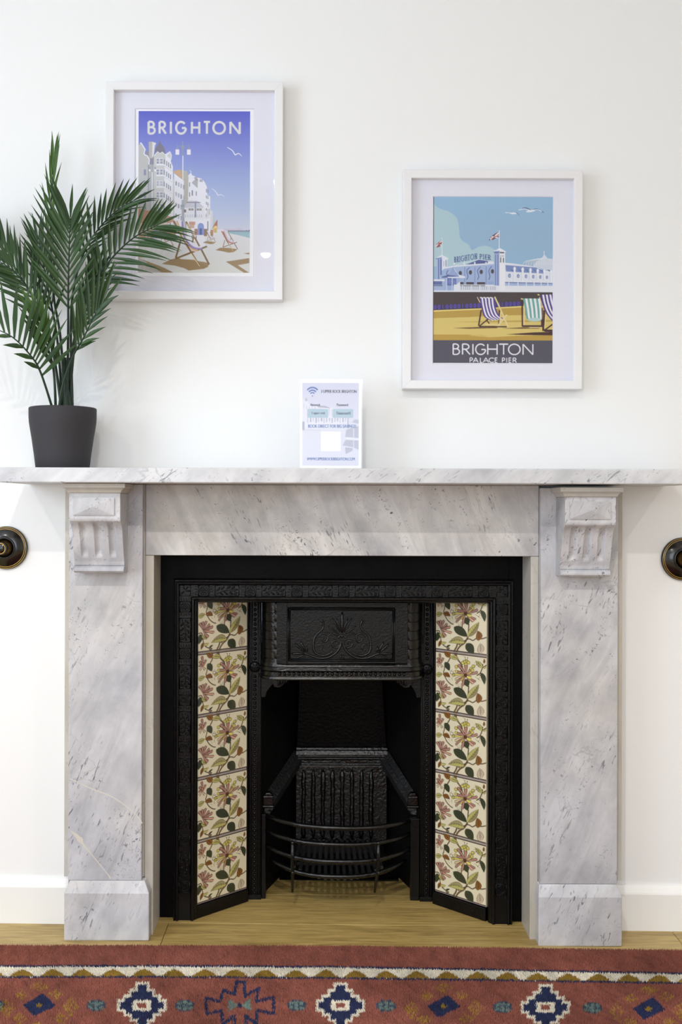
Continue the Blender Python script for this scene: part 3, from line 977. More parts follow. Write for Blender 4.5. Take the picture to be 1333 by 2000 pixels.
# ------------------------------------------------------------------ the printed honeysuckle tile (one design, coloured per vertex)
def tile_image():
    cv = Canvas(0, 0, 1, 1, 150, 4)
    x_l, x_r = 25.0, 1275.0
    cream = (226, 216, 186)
    cv.a[:] = np.array(lin(cream), np.float32)

    def uv(p):
        x, y = p
        yt = 20 + (x - 30) * 0.1855; yb = 1425 + (x - 30) * 0.270
        return ((x - x_l) / (x_r - x_l), (y - yt) / (yb - yt))

    def UV(pts): return [uv(p) for p in pts]
    dark = (58, 44, 34)

    def blade(p0, p1, w, c, bend=0.0, vein=None, edge=dark, ew=15, c2=None, split=0.5):
        (xa, ya), (xb, yb) = p0, p1
        L = math.hypot(xb - xa, yb - ya); tx, ty = (xb - xa) / L, (yb - ya) / L; nx, ny = -ty, tx
        def mid(t): return xa + tx * L * t + nx * bend * 4 * t * (1 - t), ya + ty * L * t + ny * bend * 4 * t * (1 - t)
        def outline(ww, sides=(1, 1)):
            a, b = [], []
            for k in range(13):
                t = k / 12; mx_, my_ = mid(t); hw = ww / 2 * (math.sin(PI * t ** 0.8)) ** 0.8 if 0 < t < 1 else 0
                a.append((mx_ + nx * hw * sides[0], my_ + ny * hw * sides[0])); b.append((mx_ - nx * hw * sides[1], my_ - ny * hw * sides[1]))
            return a + b[::-1]
        cv.poly(UV(outline(w + ew)), edge)
        cv.poly(UV(outline(w - ew * 0.4)), c)
        if c2: cv.poly(UV(outline(w - ew * 0.4, (1, 0))), c2)
        if vein:
            cv.line(UV([mid(k / 8) for k in range(1, 9)]), 0.006, vein)
            for t in (0.3, 0.45, 0.6, 0.75):
                mx_, my_ = mid(t)
                for s in (1, -1):
                    cv.line(UV([(mx_, my_), (mx_ + tx * L * 0.10 + nx * s * w * 0.28, my_ + ty * L * 0.10 + ny * s * w * 0.28)]), 0.004, vein)

    def petal(c0, tip, w, c, curl=None, bend=0.0):
        (xa, ya), (xb, yb) = c0, tip
        L = math.hypot(xb - xa, yb - ya); tx, ty = (xb - xa) / L, (yb - ya) / L; nx, ny = -ty, tx
        def out(ww):
            a, b = [], []
            for k in range(13):
                t = k / 12; o = bend * 4 * t * (1 - t)
                hw = ww / 2 * (0.30 + 0.70 * min(1, t * 1.15)) * (1 if t < 0.85 else math.sqrt(max(0, 1 - ((t - 0.85) / 0.15) ** 2)))
                a.append((xa + tx * L * t + nx * (o + hw), ya + ty * L * t + ny * (o + hw))); b.append((xa + tx * L * t + nx * (o - hw), ya + ty * L * t + ny * (o - hw)))
            return a + b[::-1]
        cv.poly(UV(out(w + 22)), dark); cv.poly(UV(out(w - 4)), c)
        lc = tuple(min(255, int(v * 1.16)) for v in c)
        cv.line(UV([(xa + tx * L * t + nx * (bend * 4 * t * (1 - t)), ya + ty * L * t + ny * (bend * 4 * t * (1 - t))) for t in (0.25, 0.5, 0.75, 0.9)]), 0.012 * w / 60, lc)
        if curl: cv.ell(*uv(tip), 0.030, 0.028, dark); cv.ell(*uv(tip), 0.024, 0.022, curl)

    G, YG, BR, PK, YL = (58, 64, 44), (190, 182, 108), (138, 90, 40), (166, 122, 108), (206, 192, 98)
    stem = (112, 88, 56)

    def st(pts, w=0.012, c=stem):
        P = smooth_path(UV(pts), 6); cv.line(P, w + 0.012, dark); cv.line(P, w, c)

    # border lines
    for y0, y1, c in ((-0.03, 0.012, (150, 136, 138)), (0.012, 0.026, dark), (0.974, 0.988, dark), (0.988, 1.03, (150, 136, 138))): cv.rect(0, y0, 1, y1, c)
    st([(500, -20), (505, 120), (520, 210)], 0.014); st([(545, -20), (545, 130), (560, 250), (640, 360), (700, 470)], 0.014)
    st([(830, 1240), (745, 1370), (640, 1430), (560, 1530), (535, 1660)], 0.016); st([(580, 1340), (540, 1450), (490, 1530), (480, 1660)], 0.016)
    st([(750, 1320), (850, 1290), (950, 1340), (1060, 1290), (1150, 1330), (1290, 1310)], 0.006); st([(600, 1400), (700, 1340), (800, 1300)], 0.006)
    st([(400, 190), (370, 260), (310, 350)], 0.008); st([(260, 330), (245, 480), (225, 570), (300, 740), (400, 850), (470, 890)], 0.005)
    st([(1190, 430), (1170, 540), (1120, 650), (1040, 700)], 0.007); st([(1180, 520), (1280, 460)], 0.007)
    st([(30, 980), (120, 1010), (150, 1200), (200, 1330), (300, 1410), (380, 1450)], 0.005); st([(690, 850), (680, 1000)], 0.01); st([(850, 930), (830, 1240)], 0.01)
    # leaves
    blade((385, 215), (225, 30), 120, BR, 10, dark); blade((380, 195), (610, 285), 100, YG, -20, dark)
    blade((255, 315), (372, 530), 115, G, -12); blade((25, 590), (200, 590), 100, YG, 10, dark); blade((205, 590), (390, 690), 95, BR, -25, dark)
    blade((480, 950), (815, 1235), 175, G, -10, (44, 48, 34)); blade((820, 1235), (1095, 915), 170, YG, 12, dark, c2=(150, 138, 92))
    blade((745, 1365), (345, 1305), 165, YG, 60, dark, c2=(160, 150, 104)); blade((785, 1390), (970, 1665), 175, G, -8, (44, 48, 34))
    blade((1085, 1370), (1060, 1120), 140, BR, 25, dark); blade((1135, 1690), (1120, 1430), 150, (206, 186, 160), 10, dark)
    blade((1140, 635), (1230, 930), 95, G, -25); blade((1175, 520), (1010, 340), 95, YG, 10, dark); blade((1220, 420), (1225, 300), 40, BR, 0); blade((1195, 530), (1270, 505), 40, YG, 0)
    blade((75, 1010), (40, 1230), 110, G, -20); blade((120, 1060), (250, 1180), 80, YG, 0, dark); blade((160, 1220), (95, 1370), 70, BR, 0, dark); blade((160, 1280), (300, 1290), 60, YG, 20)
    blade((290, 1400), (400, 1370), 35, G, 0); blade((290, 1400), (370, 1480), 40, (130, 112, 90), 0)
    blade((770, 760), (835, 955), 130, G, 0)
    # small flower top left
    c0 = (150, 345)
    for tip, w, c in (((115, 90), 42, PK), ((55, 190), 42, PK), ((215, 200), 46, PK), ((40, 290), 40, PK), ((60, 400), 46, (206, 170, 150)), ((130, 250), 40, (196, 130, 96)), ((205, 440), 40, (196, 180, 150))): petal(c0, tip, w, c, bend=6)
    # left flower
    c0 = (148, 950)
    for tip, w, c in (((50, 745), 50, PK), ((130, 735), 50, PK), ((225, 745), 52, PK), ((320, 850), 56, PK), ((330, 920), 50, PK), ((405, 940), 60, PK), ((300, 1010), 70, (168, 124, 108)), ((435, 1090), 46, (196, 150, 128)), ((280, 1160), 60, PK)): petal(c0, tip, w, c, bend=8)
    # main flower
    c0 = (770, 672)
    for tip, w, c, cu in (((575, 385), 58, PK, None), ((620, 560), 46, (190, 150, 130), None), ((655, 470), 54, PK, None), ((775, 400), 74, PK, YL), ((905, 520), 56, PK, YL), ((960, 560), 40, YL, None), ((1080, 610), 58, PK, None), ((540, 560), 50, PK, YL),
                          ((450, 640), 44, YL, None), ((500, 760), 50, (206, 180, 140), None), ((980, 890), 66, (198, 152, 132), None), ((1030, 850), 40, PK, None), ((910, 750), 84, YL, None), ((640, 790), 84, YL, None), ((700, 930), 58, PK, None), ((520, 860), 44, PK, None)):
        petal(c0, tip, w, c, cu, bend=10)
    for (x, y) in ((800, 335), (840, 370), (740, 345), (540, 450), (960, 470), (470, 640), (940, 560), (700, 370)):
        cv.ell(*uv((x, y)), 0.034, 0.03, dark); cv.ell(*uv((x, y)), 0.027, 0.023, YL)
    cv.ell(*uv(c0), 0.034, 0.032, (84, 52, 40))
    for (hx, hy, tx_, ty_) in ((1000, 720, 1090, 790), (960, 500, 1050, 430), (600, 860, 590, 960), (640, 850, 640, 970), (500, 660, 400, 600), (520, 620, 420, 540), (775, 340, 760, 240), (800, 340, 820, 250), (1060, 640, 1120, 700)):
        cv.line(UV([(hx, hy), (tx_, ty_)]), 0.005, dark); cv.ell(*uv((tx_, ty_)), 0.009, 0.008, dark)
    for k in range(46):
        x, y = random.choice([(1080, 760), (440, 560), (590, 930), (1040, 440), (780, 270), (400, 730)])
        cv.ell(*uv((x + random.uniform(-60, 60), y + random.uniform(-60, 60))), 0.006, 0.005, dark)
    return cv.result()


TW, TH = 0.1555, 0.1519
ti = tile_image()
proto_tile = None
for (xa, ya, xb, yb, zs) in ((-0.3032, 0.031, -0.1912, 0.14, 0.0), (0.2855, 0.14, 0.3990, 0.031, -0.0045)):
    a = math.atan2(yb - ya, xb - xa)
    for k in range(5):
        ztop = 0.6492 + zs + 0.1523 - 0.1523 * k
        if proto_tile is None:
            m = MB().box(0, TW, 0, 0.008, -TH, 0)
            t = m.build('tile', M['glaze'], iron, bevel=0.0008, seg=1)
            at_ = t.data.color_attributes.new('Col', 'FLOAT_COLOR', 'POINT')
            at_.data.foreach_set('color', np.tile(np.array([*lin((206, 196, 168)), 1], np.float32), len(t.data.vertices)))
            pr = print_mesh('floral_print', ti, (0.0006, -0.0003, -0.0006), (1, 0, 0), (0, 0, 1), TW - 0.0012, TH - 0.0012, M['glaze'], t, (0, 0, 0))
            proto_tile = (t, pr)
        else:
            t = share(proto_tile[0], iron); p2 = share(proto_tile[1], t, (0, 0, 0))
        at(t, (xa, ya, ztop)); t.rotation_euler = (0, 0, a)
    # backing and sill under the tiles
    nx, ny = -math.sin(a), math.cos(a)
    m = MB()
    def q(u, d): return (xa + math.cos(a) * u + nx * d, ya + math.sin(a) * u + ny * d)
    b0, b1, b2, b3 = q(-0.012, 0.009), q(TW + 0.012, 0.009), q(TW + 0.012, 0.020), q(-0.012, 0.020)
    fz = floor_z(xa)
    m.hexa([(*b0, fz), (*b1, fz), (*b2, fz), (*b3, fz)], [(*b0, 0.79), (*b1, 0.79), (*b2, 0.79), (*b3, 0.79)])
    b0, b1, b2, b3 = q(-0.004, -0.006), q(TW + 0.002, -0.006), q(TW + 0.002, 0.009), q(-0.004, 0.009)
    zt = 0.6492 + zs - 0.1523 * 4 - 0.001
    m.hexa([(*b0, fz), (*b1, fz), (*b2, fz), (*b3, fz)], [(*b0, zt), (*b1, zt), (*b2, zt), (*b3, zt)])
    m.build('tile_sill', M['iron'], iron, bevel=0.0015)

# ------------------------------------------------------------------ beaded strips beside the grate
beads = MB()
for (x0, x1, zr) in ((-0.1890, -0.1565, 0.598), (0.2490, 0.2815, 0.593)):
    m = MB(); fz = floor_z(x0) - 0.0005
    m.box(x0, x1, 0.156, 0.185, fz, 0.785)
    xo = x0 - 0.0045 if x0 < 0 else x1
    m.box(xo, xo + 0.0045, 0.149, 0.185, fz, 0.785)
    for c in (x0 + 0.003, x0 + 0.0085, x1 - 0.0085, x1 - 0.003):
        m.tube([(c, 0.156, fz + 0.012), (c, 0.156, 0.785)], 0.0022, 6)
    m.box(x0 - 0.001, x1 + 0.001, 0.151, 0.185, fz, fz + 0.012)
    m.build('beaded_strip', M['iron'], iron, bevel=0.0008, seg=1)
    xc = (x0 + x1) / 2
    z = 0.025
    while z < 0.775:
        if abs(z - zr) > 0.018: beads.ball((xc, 0.1555, z), 0.0045, 0.0045, 0.0043 if z < zr else 0.005, 7, 5)
        z += 0.0112 if z < zr else 0.0124
    m = MB()
    m.lathe([(0.0001, -0.004), (0.010, -0.004), (0.013, -0.002), (0.0145, 0.002)], (xc, 0.154, zr), 'y', 20)
    for k in range(6): m.ball((xc + 0.0068 * math.cos(k * PI / 3), 0.1495, zr + 0.0068 * math.sin(k * PI / 3)), 0.0035, 0.003, 0.0026, 6, 4, k * PI / 3)
    m.ball((xc, 0.149, zr), 0.003, 0.003, 0.003, 6, 4)
    m.build('rosette', M['iron'], iron)

# ------------------------------------------------------------------ hood
HX0, HX1, HY = -0.1132, 0.2087, 0.097


def hood_plan(off, corners=False):
    g = (lambda t: off * (0.0 if t > PI / 2 - 0.01 else 1.0)) if corners else (lambda t: off)
    L = [(HX0 - (0.0425 + g(t)) * math.cos(t), 0.163 - (0.066 + g(t)) * math.sin(t)) for t in np.linspace(0.06, PI / 2, 14)]
    R = [(HX1 + (0.0425 + g(t)) * math.cos(t), 0.163 - (0.066 + g(t)) * math.sin(t)) for t in np.linspace(PI / 2, 0.06, 14)]
    return L + R


def sweep_plan(m, zprof, smooth=True, corners=False):
    rows_ = [hood_plan(o, corners) for o, z in zprof]; n = len(rows_[0])
    v = [(x, y, z) for r, (o, z) in zip(rows_, zprof) for x, y in r]
    fs = [(i * n + k, i * n + k + 1, (i + 1) * n + k + 1, (i + 1) * n + k) for i in range(len(zprof) - 1) for k in range(n - 1)]
    fs.append(tuple(range(n))); L = len(zprof) - 1
    fs.append(tuple(L * n + k for k in range(n - 1, -1, -1)))
    for i in range(L): fs.append(((i + 1) * n, (i + 1) * n + n - 1, i * n + n - 1, i * n))
    m.add(v, fs, smooth)
    return m


ringz = [1.012 - (y - PY) * 2.60 / F for y in (1176, 1197.5, 1215, 1233, 1250.5, 1268.5, 1287)]
zp = [(0.0, 0.79)]
for z in ringz: zp += [(0.0, z + 0.0012), (-0.0009, z + 0.0003), (-0.0009, z - 0.0003), (0.0, z - 0.0012)]
zp.append((0.0, 0.612))
h = sweep_plan(MB(), zp, corners=True).build('hood', M['iron_gloss'], iron)
md = h.modifiers.new('split', 'EDGE_SPLIT'); md.split_angle = math.radians(35)
cor = sweep_plan(MB(), [(0.0005, 0.6175), (0.0045, 0.6085), (0.0028, 0.6065), (0.0075, 0.5985), (0.005, 0.5965), (0.003, 0.5945), (0.003, 0.584), (0.0065, 0.583), (0.0085, 0.578), (0.0065, 0.5755), (0.001, 0.575)])
c = cor.build('hood_cornice', M['iron_gloss'], iron)
md = c.modifiers.new('split', 'EDGE_SPLIT'); md.split_angle = math.radians(30)
x = HX0 + 0.006
while x < HX1 - 0.003:
    beads.ball((x, HY - 0.0035, 0.5905), 0.0047, 0.005, 0.0050, 7, 5); x += 0.0119
tag(beads.build('bead_rows', M['iron'], iron), kind='stuff')
# raised border round the hood panel
bd = MB()
bx0, bx1, bz0, bz1 = -0.0885, 0.1800, 0.6215, 0.7560
f = HY - 0.0075
bd.box(HX0 - 0.002, bx0, f, HY + 0.002, 0.617, 0.79); bd.box(bx1, HX1 + 0.002, f, HY + 0.002, 0.617, 0.79)
bd.box(bx0, bx1, f, HY + 0.002, bz1, 0.79); bd.box(bx0, bx1, f, HY + 0.002, 0.617, bz0)
bd.build('panel_border', M['iron'], iron, bevel=0.0015)
MB().box(HX0 + 0.0005, HX1 - 0.0005, HY - 0.0022, HY + 0.003, 0.617, 0.79).build('hood_panel', M['iron'], iron)
bd = MB()
for dd, r in ((0.0025, 0.0019), (0.0065, 0.0014)):
    a0, a1, c0, c1 = bx0 + dd, bx1 - dd, bz0 + dd, bz1 - dd
    yy = HY - 0.0035 - (0.002 if dd < 0.004 else 0)
    for p, qv in (((a0, c0), (a1, c0)), ((a1, c0), (a1, c1)), ((a1, c1), (a0, c1)), ((a0, c1), (a0, c0))):
        bd.tube([(p[0], yy, p[1]), (qv[0], yy, qv[1])], r, 6)
bd.build('panel_beading', M['iron'], iron)

# palmette relief in the hood panel
pm = MB()
def hz(zx, zy): return (WX(470 + zx / 6.06, HY), HY - 0.0028, WZ(1150 + zy / 6.06, HY))
def both(pts, r):
    P = smooth_path(pts, 5)
    n = len(P)
    rr = r if isinstance(r, (int, float)) else [float(np.interp(i / (n - 1), np.linspace(0, 1, len(r)), r)) for i in range(n)]
    pm.tube([hz(*p) for p in P], rr, 6)
    pm.tube([hz(2 * 1208 - p[0], p[1]) for p in P], rr, 6)
def leafb(x0, y0, x1, y1, w):
    for s in (1, -1):
        f_ = (lambda v: v) if s == 1 else (lambda v: 2 * 1208 - v)
        a = Vector(hz(f_(x0), y0)); b = Vector(hz(f_(x1), y1)); c_ = (a + b) / 2; d = b - a
        pm.ball(c_, d.length / 2, 0.0042, w, 9, 5, math.atan2(d.z, d.x))
both([(965, 365), (988, 425), (972, 480), (915, 530), (880, 590), (868, 680), (892, 755), (980, 790), (1060, 765), (1100, 735)], [0.0032, 0.0022, 0.0028, 0.003, 0.003, 0.0026, 0.0018])
both([(1200, 610), (1190, 665), (1155, 735), (1080, 795), (980, 822), (880, 805), (800, 772), (765, 765)], [0.0024, 0.003, 0.0032, 0.003, 0.0026, 0.0024])
both([(930, 570), (970, 530), (1015, 530), (1042, 572), (1022, 622), (985, 617), (972, 590), (998, 578)], [0.0016, 0.0022, 0.0024, 0.0022, 0.0018])
both([(1180, 660), (1150, 695), (1100, 682), (1088, 640), (1120, 608), (1152, 630), (1132, 656)], [0.0018, 0.0022, 0.0022, 0.0018])
both([(885, 700), (905, 668), (945, 660), (972, 692), (950, 722), (928, 700)], [0.0014, 0.0018, 0.002, 0.0016])
both([(1040, 560), (1080, 530), (1130, 530), (1160, 575)], 0.0018)
both([(1160, 585), (1180, 555), (1208, 545)], 0.0026)
for (a, b, c_, d, w) in ((1190, 520, 1085, 330, 0.0022), (1175, 540, 1035, 430, 0.0024), (1165, 555, 1050, 515, 0.0018), (1205, 520, 1135, 335, 0.0024), (775, 765, 600, 765, 0.0032), (770, 755, 645, 640, 0.0030), (780, 750, 712, 612, 0.0028), (800, 750, 782, 672, 0.0024), (770, 775, 640, 832, 0.0024), (1205, 770, 1180, 840, 0.0022)):
    leafb(a, b, c_, d, w)
a, b = Vector(hz(1208, 530)), Vector(hz(1208, 262))
pm.ball((a + b) / 2, 0.0044, 0.0045, (b - a).length / 2, 9, 6)
pm.ball(hz(1208, 560), 0.004, 0.004, 0.004, 8, 5)
pm.build('palmette_relief', M['iron_gloss'], iron)
# little scroll brackets under the hood
for s, x0 in ((1, HX0 + 0.001), (-1, HX1 - 0.001)):
    m = MB()
    for k in range(4):
        m.tube([(x0 + s * (0.003 + 0.0075 * k), HY + 0.002, 0.578), (x0 + s * (0.002 + 0.006 * k), HY + 0.003, 0.572 - 0.012 + 0.0028 * k)], 0.0034, 6)
    m.prism([(x0 - s * 0.012, 0.577), (x0 + s * 0.032, 0.577), (x0 + s * 0.014, 0.562), (x0 + s * 0.004, 0.555), (x0 - s * 0.008, 0.556), (x0 - s * 0.016, 0.570)], HY + 0.004, HY + 0.02, 'y')
    m.build('bracket', M['iron'], iron, bevel=0.001)
    # corner shoulder of the opening
    m = MB()
    xs_ = -0.1565 if s == 1 else 0.2490
    m.prism([(xs_, 0.577), (x0 + s * 0.01, 0.577), (x0 - s * 0.012, 0.560), (xs_ + s * 0.014, 0.535), (xs_ + s * 0.011, 0.522), (xs_, 0.522)], 0.150, 0.182, 'y')
    m.build('opening_shoulder', M['iron'], iron, bevel=0.001)

# ------------------------------------------------------------------ firebox
def plate(pts_bottom, pts_top, th):
    """vertical plate between plan points, thickness outwards"""
    m = MB()
    (xa, ya, za), (xb, yb, zb_) = pts_bottom; (xc, yc, zc), (xd, yd, zd) = pts_top
    t = Vector((xb - xa, yb - ya, 0)).normalized(); n = Vector((-t.y, t.x, 0)) * th
    A = [Vector(p) for p in (pts_bottom[0], pts_bottom[1])]; B = [Vector(p) for p in (pts_top[0], pts_top[1])]
    return m.hexa([A[0], A[1], A[1] + n, A[0] + n], [B[0], B[1], B[1] + n, B[0] + n])


plate([(-0.071, 0.385, 0.335), (0.176, 0.385, 0.335)], [(-0.060, 0.352, 0.62), (0.156, 0.352, 0.62)], 0.012).build('fireback', M['fireback'], iron)
plate([(-0.156, 0.178, floor_z(-0.15)), (-0.080, 0.43, floor_z(-0.1))], [(-0.156, 0.178, 0.66), (-0.058, 0.43, 0.66)], 0.012).build('cheek', M['soot'], iron)
plate([(0.174, 0.43, floor_z(0.15)), (0.249, 0.178, floor_z(0.25))], [(0.152, 0.43, 0.66), (0.249, 0.178, 0.66)], 0.012).build('cheek', M['soot'], iron)
MB().box(-0.16, 0.255, 0.15, 0.45, 0.66, 0.68).build('flue_plate', M['soot'], iron)
MB().box(-0.10, 0.19, 0.432, 0.445, floor_z(0) - 0.002, 0.66).build('chimney_back', M['soot'], iron)
# ledge mouldings across the back
lg = MB()
lg.prism([(0.40, 0.345), (0.374, 0.345), (0.371, 0.342), (0.369, 0.3375), (0.3665, 0.3365), (0.3615, 0.3250), (0.371, 0.3240), (0.371, 0.318), (0.366, 0.316), (0.366, 0.312), (0.374, 0.309), (0.374, 0.300), (0.40, 0.300)], -0.0735, 0.1790, 'x')
lg.build('back_ledge', M['iron_rough'], iron, bevel=0.001)
lb = MB()
lb.box(-0.074, 0.178, 0.372, 0.40, 0.085, 0.300)
lb.box(-0.066, 0.172, 0.362, 0.376, 0.286, 0.296)
lb.build('lower_fireback', M['iron_rough'], iron, bevel=0.002)
for k in range(8):
    xk = WX(595 + 18.9 * k, 0.37)
    pts, rr = [], []
    for j in range(15):
        z = 0.282 - j * 0.0135
        pts.append((xk + random.uniform(-0.0012, 0.0012), 0.371 + random.uniform(-0.001, 0.001), z)); rr.append((0.0062 if 0 < j < 14 else 0.003) * random.uniform(0.82, 1.22))
    MB().tube(pts, rr, 8).build('rib', M['iron_rough'], iron)
# sloping cheek ledges with end blocks
for s, (xa, xb) in ((1, (-0.078, -0.150)), (-1, (0.180, 0.243))):
    m = MB()
    for (dz0, dz1, w0) in ((0.0, -0.016, 0.012), (-0.010, -0.040, 0.022), (-0.034, -0.050, 0.015)):
        A0, A1 = Vector((xa, 0.372, 0.336)), Vector((xb, 0.192, 0.262))
        i_ = Vector((s * w0, 0.004, 0))
        m.hexa([A0 + Vector((0, 0, dz1)), A1 + Vector((0, 0, dz1)), A1 + i_ + Vector((0, 0, dz1)), A0 + i_ + Vector((0, 0, dz1))],
               [A0 + Vector((0, 0, dz0)), A1 + Vector((0, 0, dz0)), A1 + i_ + Vector((0, 0, dz0 - 0.012)), A0 + i_ + Vector((0, 0, dz0 - 0.012))])
    m.build('cheek_ledge', M['ledge'], iron, bevel=0.001)
    m = MB()
    xm = xb + s * 0.010
    m.box(xm - 0.013, xm + 0.013, 0.182, 0.206, 0.238, 0.262); m.box(xm - 0.015, xm + 0.015, 0.180, 0.208, 0.232, 0.238)
    m.prism([(xm - 0.012, 0.262), (xm + 0.012, 0.262), (xm + 0.006, 0.270), (xm - 0.006, 0.270)], 0.183, 0.205, 'y')
    m.build('ledge_block', M['iron_gloss'], iron, bevel=0.002)

# ------------------------------------------------------------------ fire grate with bowed bars
grate = empty('fire_grate', (CX, 0.12, 0.0), label='black iron fire grate with three bowed bars standing inside the tiled fireplace', cat='grate')
gx0, gx1 = WX(519, 0.165), WX(806, 0.165)
gl = MB()
gl.box(-0.1545, gx0 + 0.003, 0.158, 0.1765, 0.0, 0.222); gl.build('side_post', M['iron'], grate, bevel=0.001)
gl = MB()
gl.box(gx1 - 0.003, 0.2468, 0.158, 0.1765, 0.0, 0.212); gl.build('side_post', M['iron'], grate, bevel=0.001)


def bow(zl, zc, zr, depth, r, name='bowed_bar', xs=0.0, flat=1.0):
    P = []
    for k in range(33):
        t = -1 + 2 * k / 32
        x = (gx0 + gx1) / 2 + t * ((gx1 - gx0) / 2 - xs - 0.004)
        y = 0.166 - depth * (1 - abs(t) ** 2.6)
        z = (zl + (zr - zl) * (t + 1) / 2) + (zc - (zl + zr) / 2) * (1 - abs(t) ** 2.6)
        P.append((x, y, z))
    MB().tube(P, r, 8, flat=flat).build(name, M['iron_gloss'], grate)
    return P


bow(0.2165, 0.2165, 0.207, 0.100, 0.0064)
b2 = bow(0.178, 0.176, 0.172, 0.100, 0.0058)
b3 = bow(0.140, 0.134, 0.134, 0.100, 0.0062)
bow(0.106, 0.092, 0.104, 0.085, 0.0062, 'bottom_rim', xs=0.012)
for px, xoff in ((574, 0.0), (741, -0.008)):
    X = WX(px, 0.07)
    Yf = 0.0655
    m = MB().tube([(X, Yf - 0.004, 0.180), (X, Yf - 0.006, 0.150), (X + xoff * 0.2, Yf - 0.006, 0.112), (X + xoff * 0.7, Yf - 0.002, 0.085), (X + xoff, Yf + 0.004, 0.058)], [0.0042, 0.0046, 0.0046, 0.0042, 0.0032], 7)
    m.ball((X, Yf - 0.005, 0.182), 0.005, 0.005, 0.005, 8, 5); m.ball((X + 0.001, Yf - 0.008, 0.110), 0.005, 0.005, 0.005, 8, 5)
    m.build('prong', M['iron_gloss'], grate)
z0_ = floor_z(0.05)
MB().box(-0.115, 0.205, 0.292, 0.430, z0_ - 0.001, z0_ + 0.003).build('hearth_plate', M['soot'], floor, bevel=0.001)
# grate floor of separate fire bars
cx_ = (gx0 + gx1) / 2
for k in range(15):
    t = -1 + 2 * k / 14
    x = cx_ + t * 0.112
    yf = 0.088 + 0.075 * abs(t) ** 2.6
    xb_ = cx_ + t * 0.10
    m = MB().hexa([(x - 0.0042, yf, 0.080), (x + 0.0042, yf, 0.080), (xb_ + 0.0042, 0.362, 0.082), (xb_ - 0.0042, 0.362, 0.082)],
                  [(x - 0.0042, yf, 0.090), (x + 0.0042, yf, 0.090), (xb_ + 0.0042, 0.362, 0.092), (xb_ - 0.0042, 0.362, 0.092)])
    m.build('fire_bar', M['ledge'], grate, bevel=0.001, seg=1)
MB().box(cx_ - 0.112, cx_ + 0.112, 0.218, 0.228, 0.072, 0.0805).build('cross_bar', M['iron'], grate, bevel=0.001)
MB().box(cx_ - 0.105, cx_ + 0.105, 0.350, 0.362, 0.060, 0.0805).build('cross_bar', M['iron'], grate, bevel=0.001)
# ================================================================== framed posters
def framed(label, x0, y0, x1, y1, rail, mx0, my0, mx1, my1, ix0, iy0, ix1, iy1, img, white):
    """pixel rectangles: frame front, mount window, printed image"""
    YF = -0.037
    A, B = W(x0, y0, YF), W(x1, y1, YF)
    cx, cz = (A.x + B.x) / 2, (A.z + B.z) / 2
    w, h = B.x - A.x, A.z - B.z
    t = empty('framed_poster', (cx, 0, B.z), label=label, cat='picture', group=None)
    s = rail * (CAM_D + YF) / F
    def P(x, z, y): return (cx + x, y, cz + z)
    hw, hh = w / 2, h / 2
    prof = [(0.0, -0.001), (0.0, YF + 0.001), (0.001, YF), (s - 0.001, YF), (s, YF + 0.001), (s, -0.012), (s * 0.6, -0.012), (s * 0.6, -0.001)]
    cor = [(-1, 1), (1, 1), (1, -1), (-1, -1)]
    for k in range(4):                      # four mitred rails
        a, b = cor[k], cor[(k + 1) % 4]
        v = []
        for c_ in (a, b):
            for o, y in prof: v.append(P(c_[0] * (hw - o), c_[1] * (hh - o), y))
        n = len(prof)
        MB().add(v, [(i, (i + 1) % n, n + (i + 1) % n, n + i) for i in range(n)] + [tuple(range(n - 1, -1, -1)), tuple(range(n, 2 * n))]).build('frame_rail', M['frame_white'], t, bevel=0.0005, seg=1)
    YM = -0.0200
    a, b = W(mx0, my0, YM), W(mx1, my1, YM)
    m = MB()
    xi, zi = hw - s * 0.8, hh - s * 0.8
    L, R_, T, Bm = cx - xi, cx + xi, cz + zi, cz - zi
    o_ = [(L, T), (R_, T), (R_, Bm), (L, Bm)]; i_ = [(a.x, a.z), (b.x, a.z), (b.x, b.z), (a.x, b.z)]
    e = 0.0016
    j_ = [(a.x + e, a.z - e), (b.x - e, a.z - e), (b.x - e, b.z + e), (a.x + e, b.z + e)]
    v = [(x, YM, z) for x, z in o_] + [(x, YM, z) for x, z in i_] + [(x, YM + 0.0022, z) for x, z in j_] + [(x, YM + 0.0022, z) for x, z in o_]
    fs = []
    for k in range(4):
        k2 = (k + 1) % 4
        fs += [(k, k2, 4 + k2, 4 + k), (4 + k, 4 + k2, 8 + k2, 8 + k), (8 + k, 8 + k2, 12 + k2, 12 + k)]
    m.add(v, fs).build('mount', M['mount'], t)
    MB().box(a.x - 0.01, b.x + 0.01, YM + 0.0026, YM + 0.0046, b.z - 0.01, a.z + 0.01).build('print_sheet', M['paper'], t)
    ia, ib = W(ix0, iy0, YM + 0.0026), W(ix1, iy1, YM + 0.0026)
    print_mesh('printed_image', img, (0, 0, 0), (1, 0, 0), (0, 0, 1), ib.x - ia.x, ia.z - ib.z, M['print'], t, Vector((ia.x, YM + 0.0023, ia.z)) - world_loc(t))
    MB().box(cx - xi, cx + xi, -0.0265, -0.0245, cz - zi, cz + zi).build('glass_pane', M['glass'], t)
    MB().box(cx - xi, cx + xi, -0.013, -0.010, cz - zi, cz + zi).build('backing_board', M['rug_base'], t)
    return t


A_, B_, C_, Q_ = (260, 210, 9.52), (380, 360, 11.108), (260, 370, 9.52), (190, 140, 3.508)


def seagull(cv, pts_l, pts_r, w, c):
    cv.line(smooth_path(pts_l, 5), w * 0.5, c, w); cv.line(smooth_path(pts_r, 5), w, c, w * 0.4)


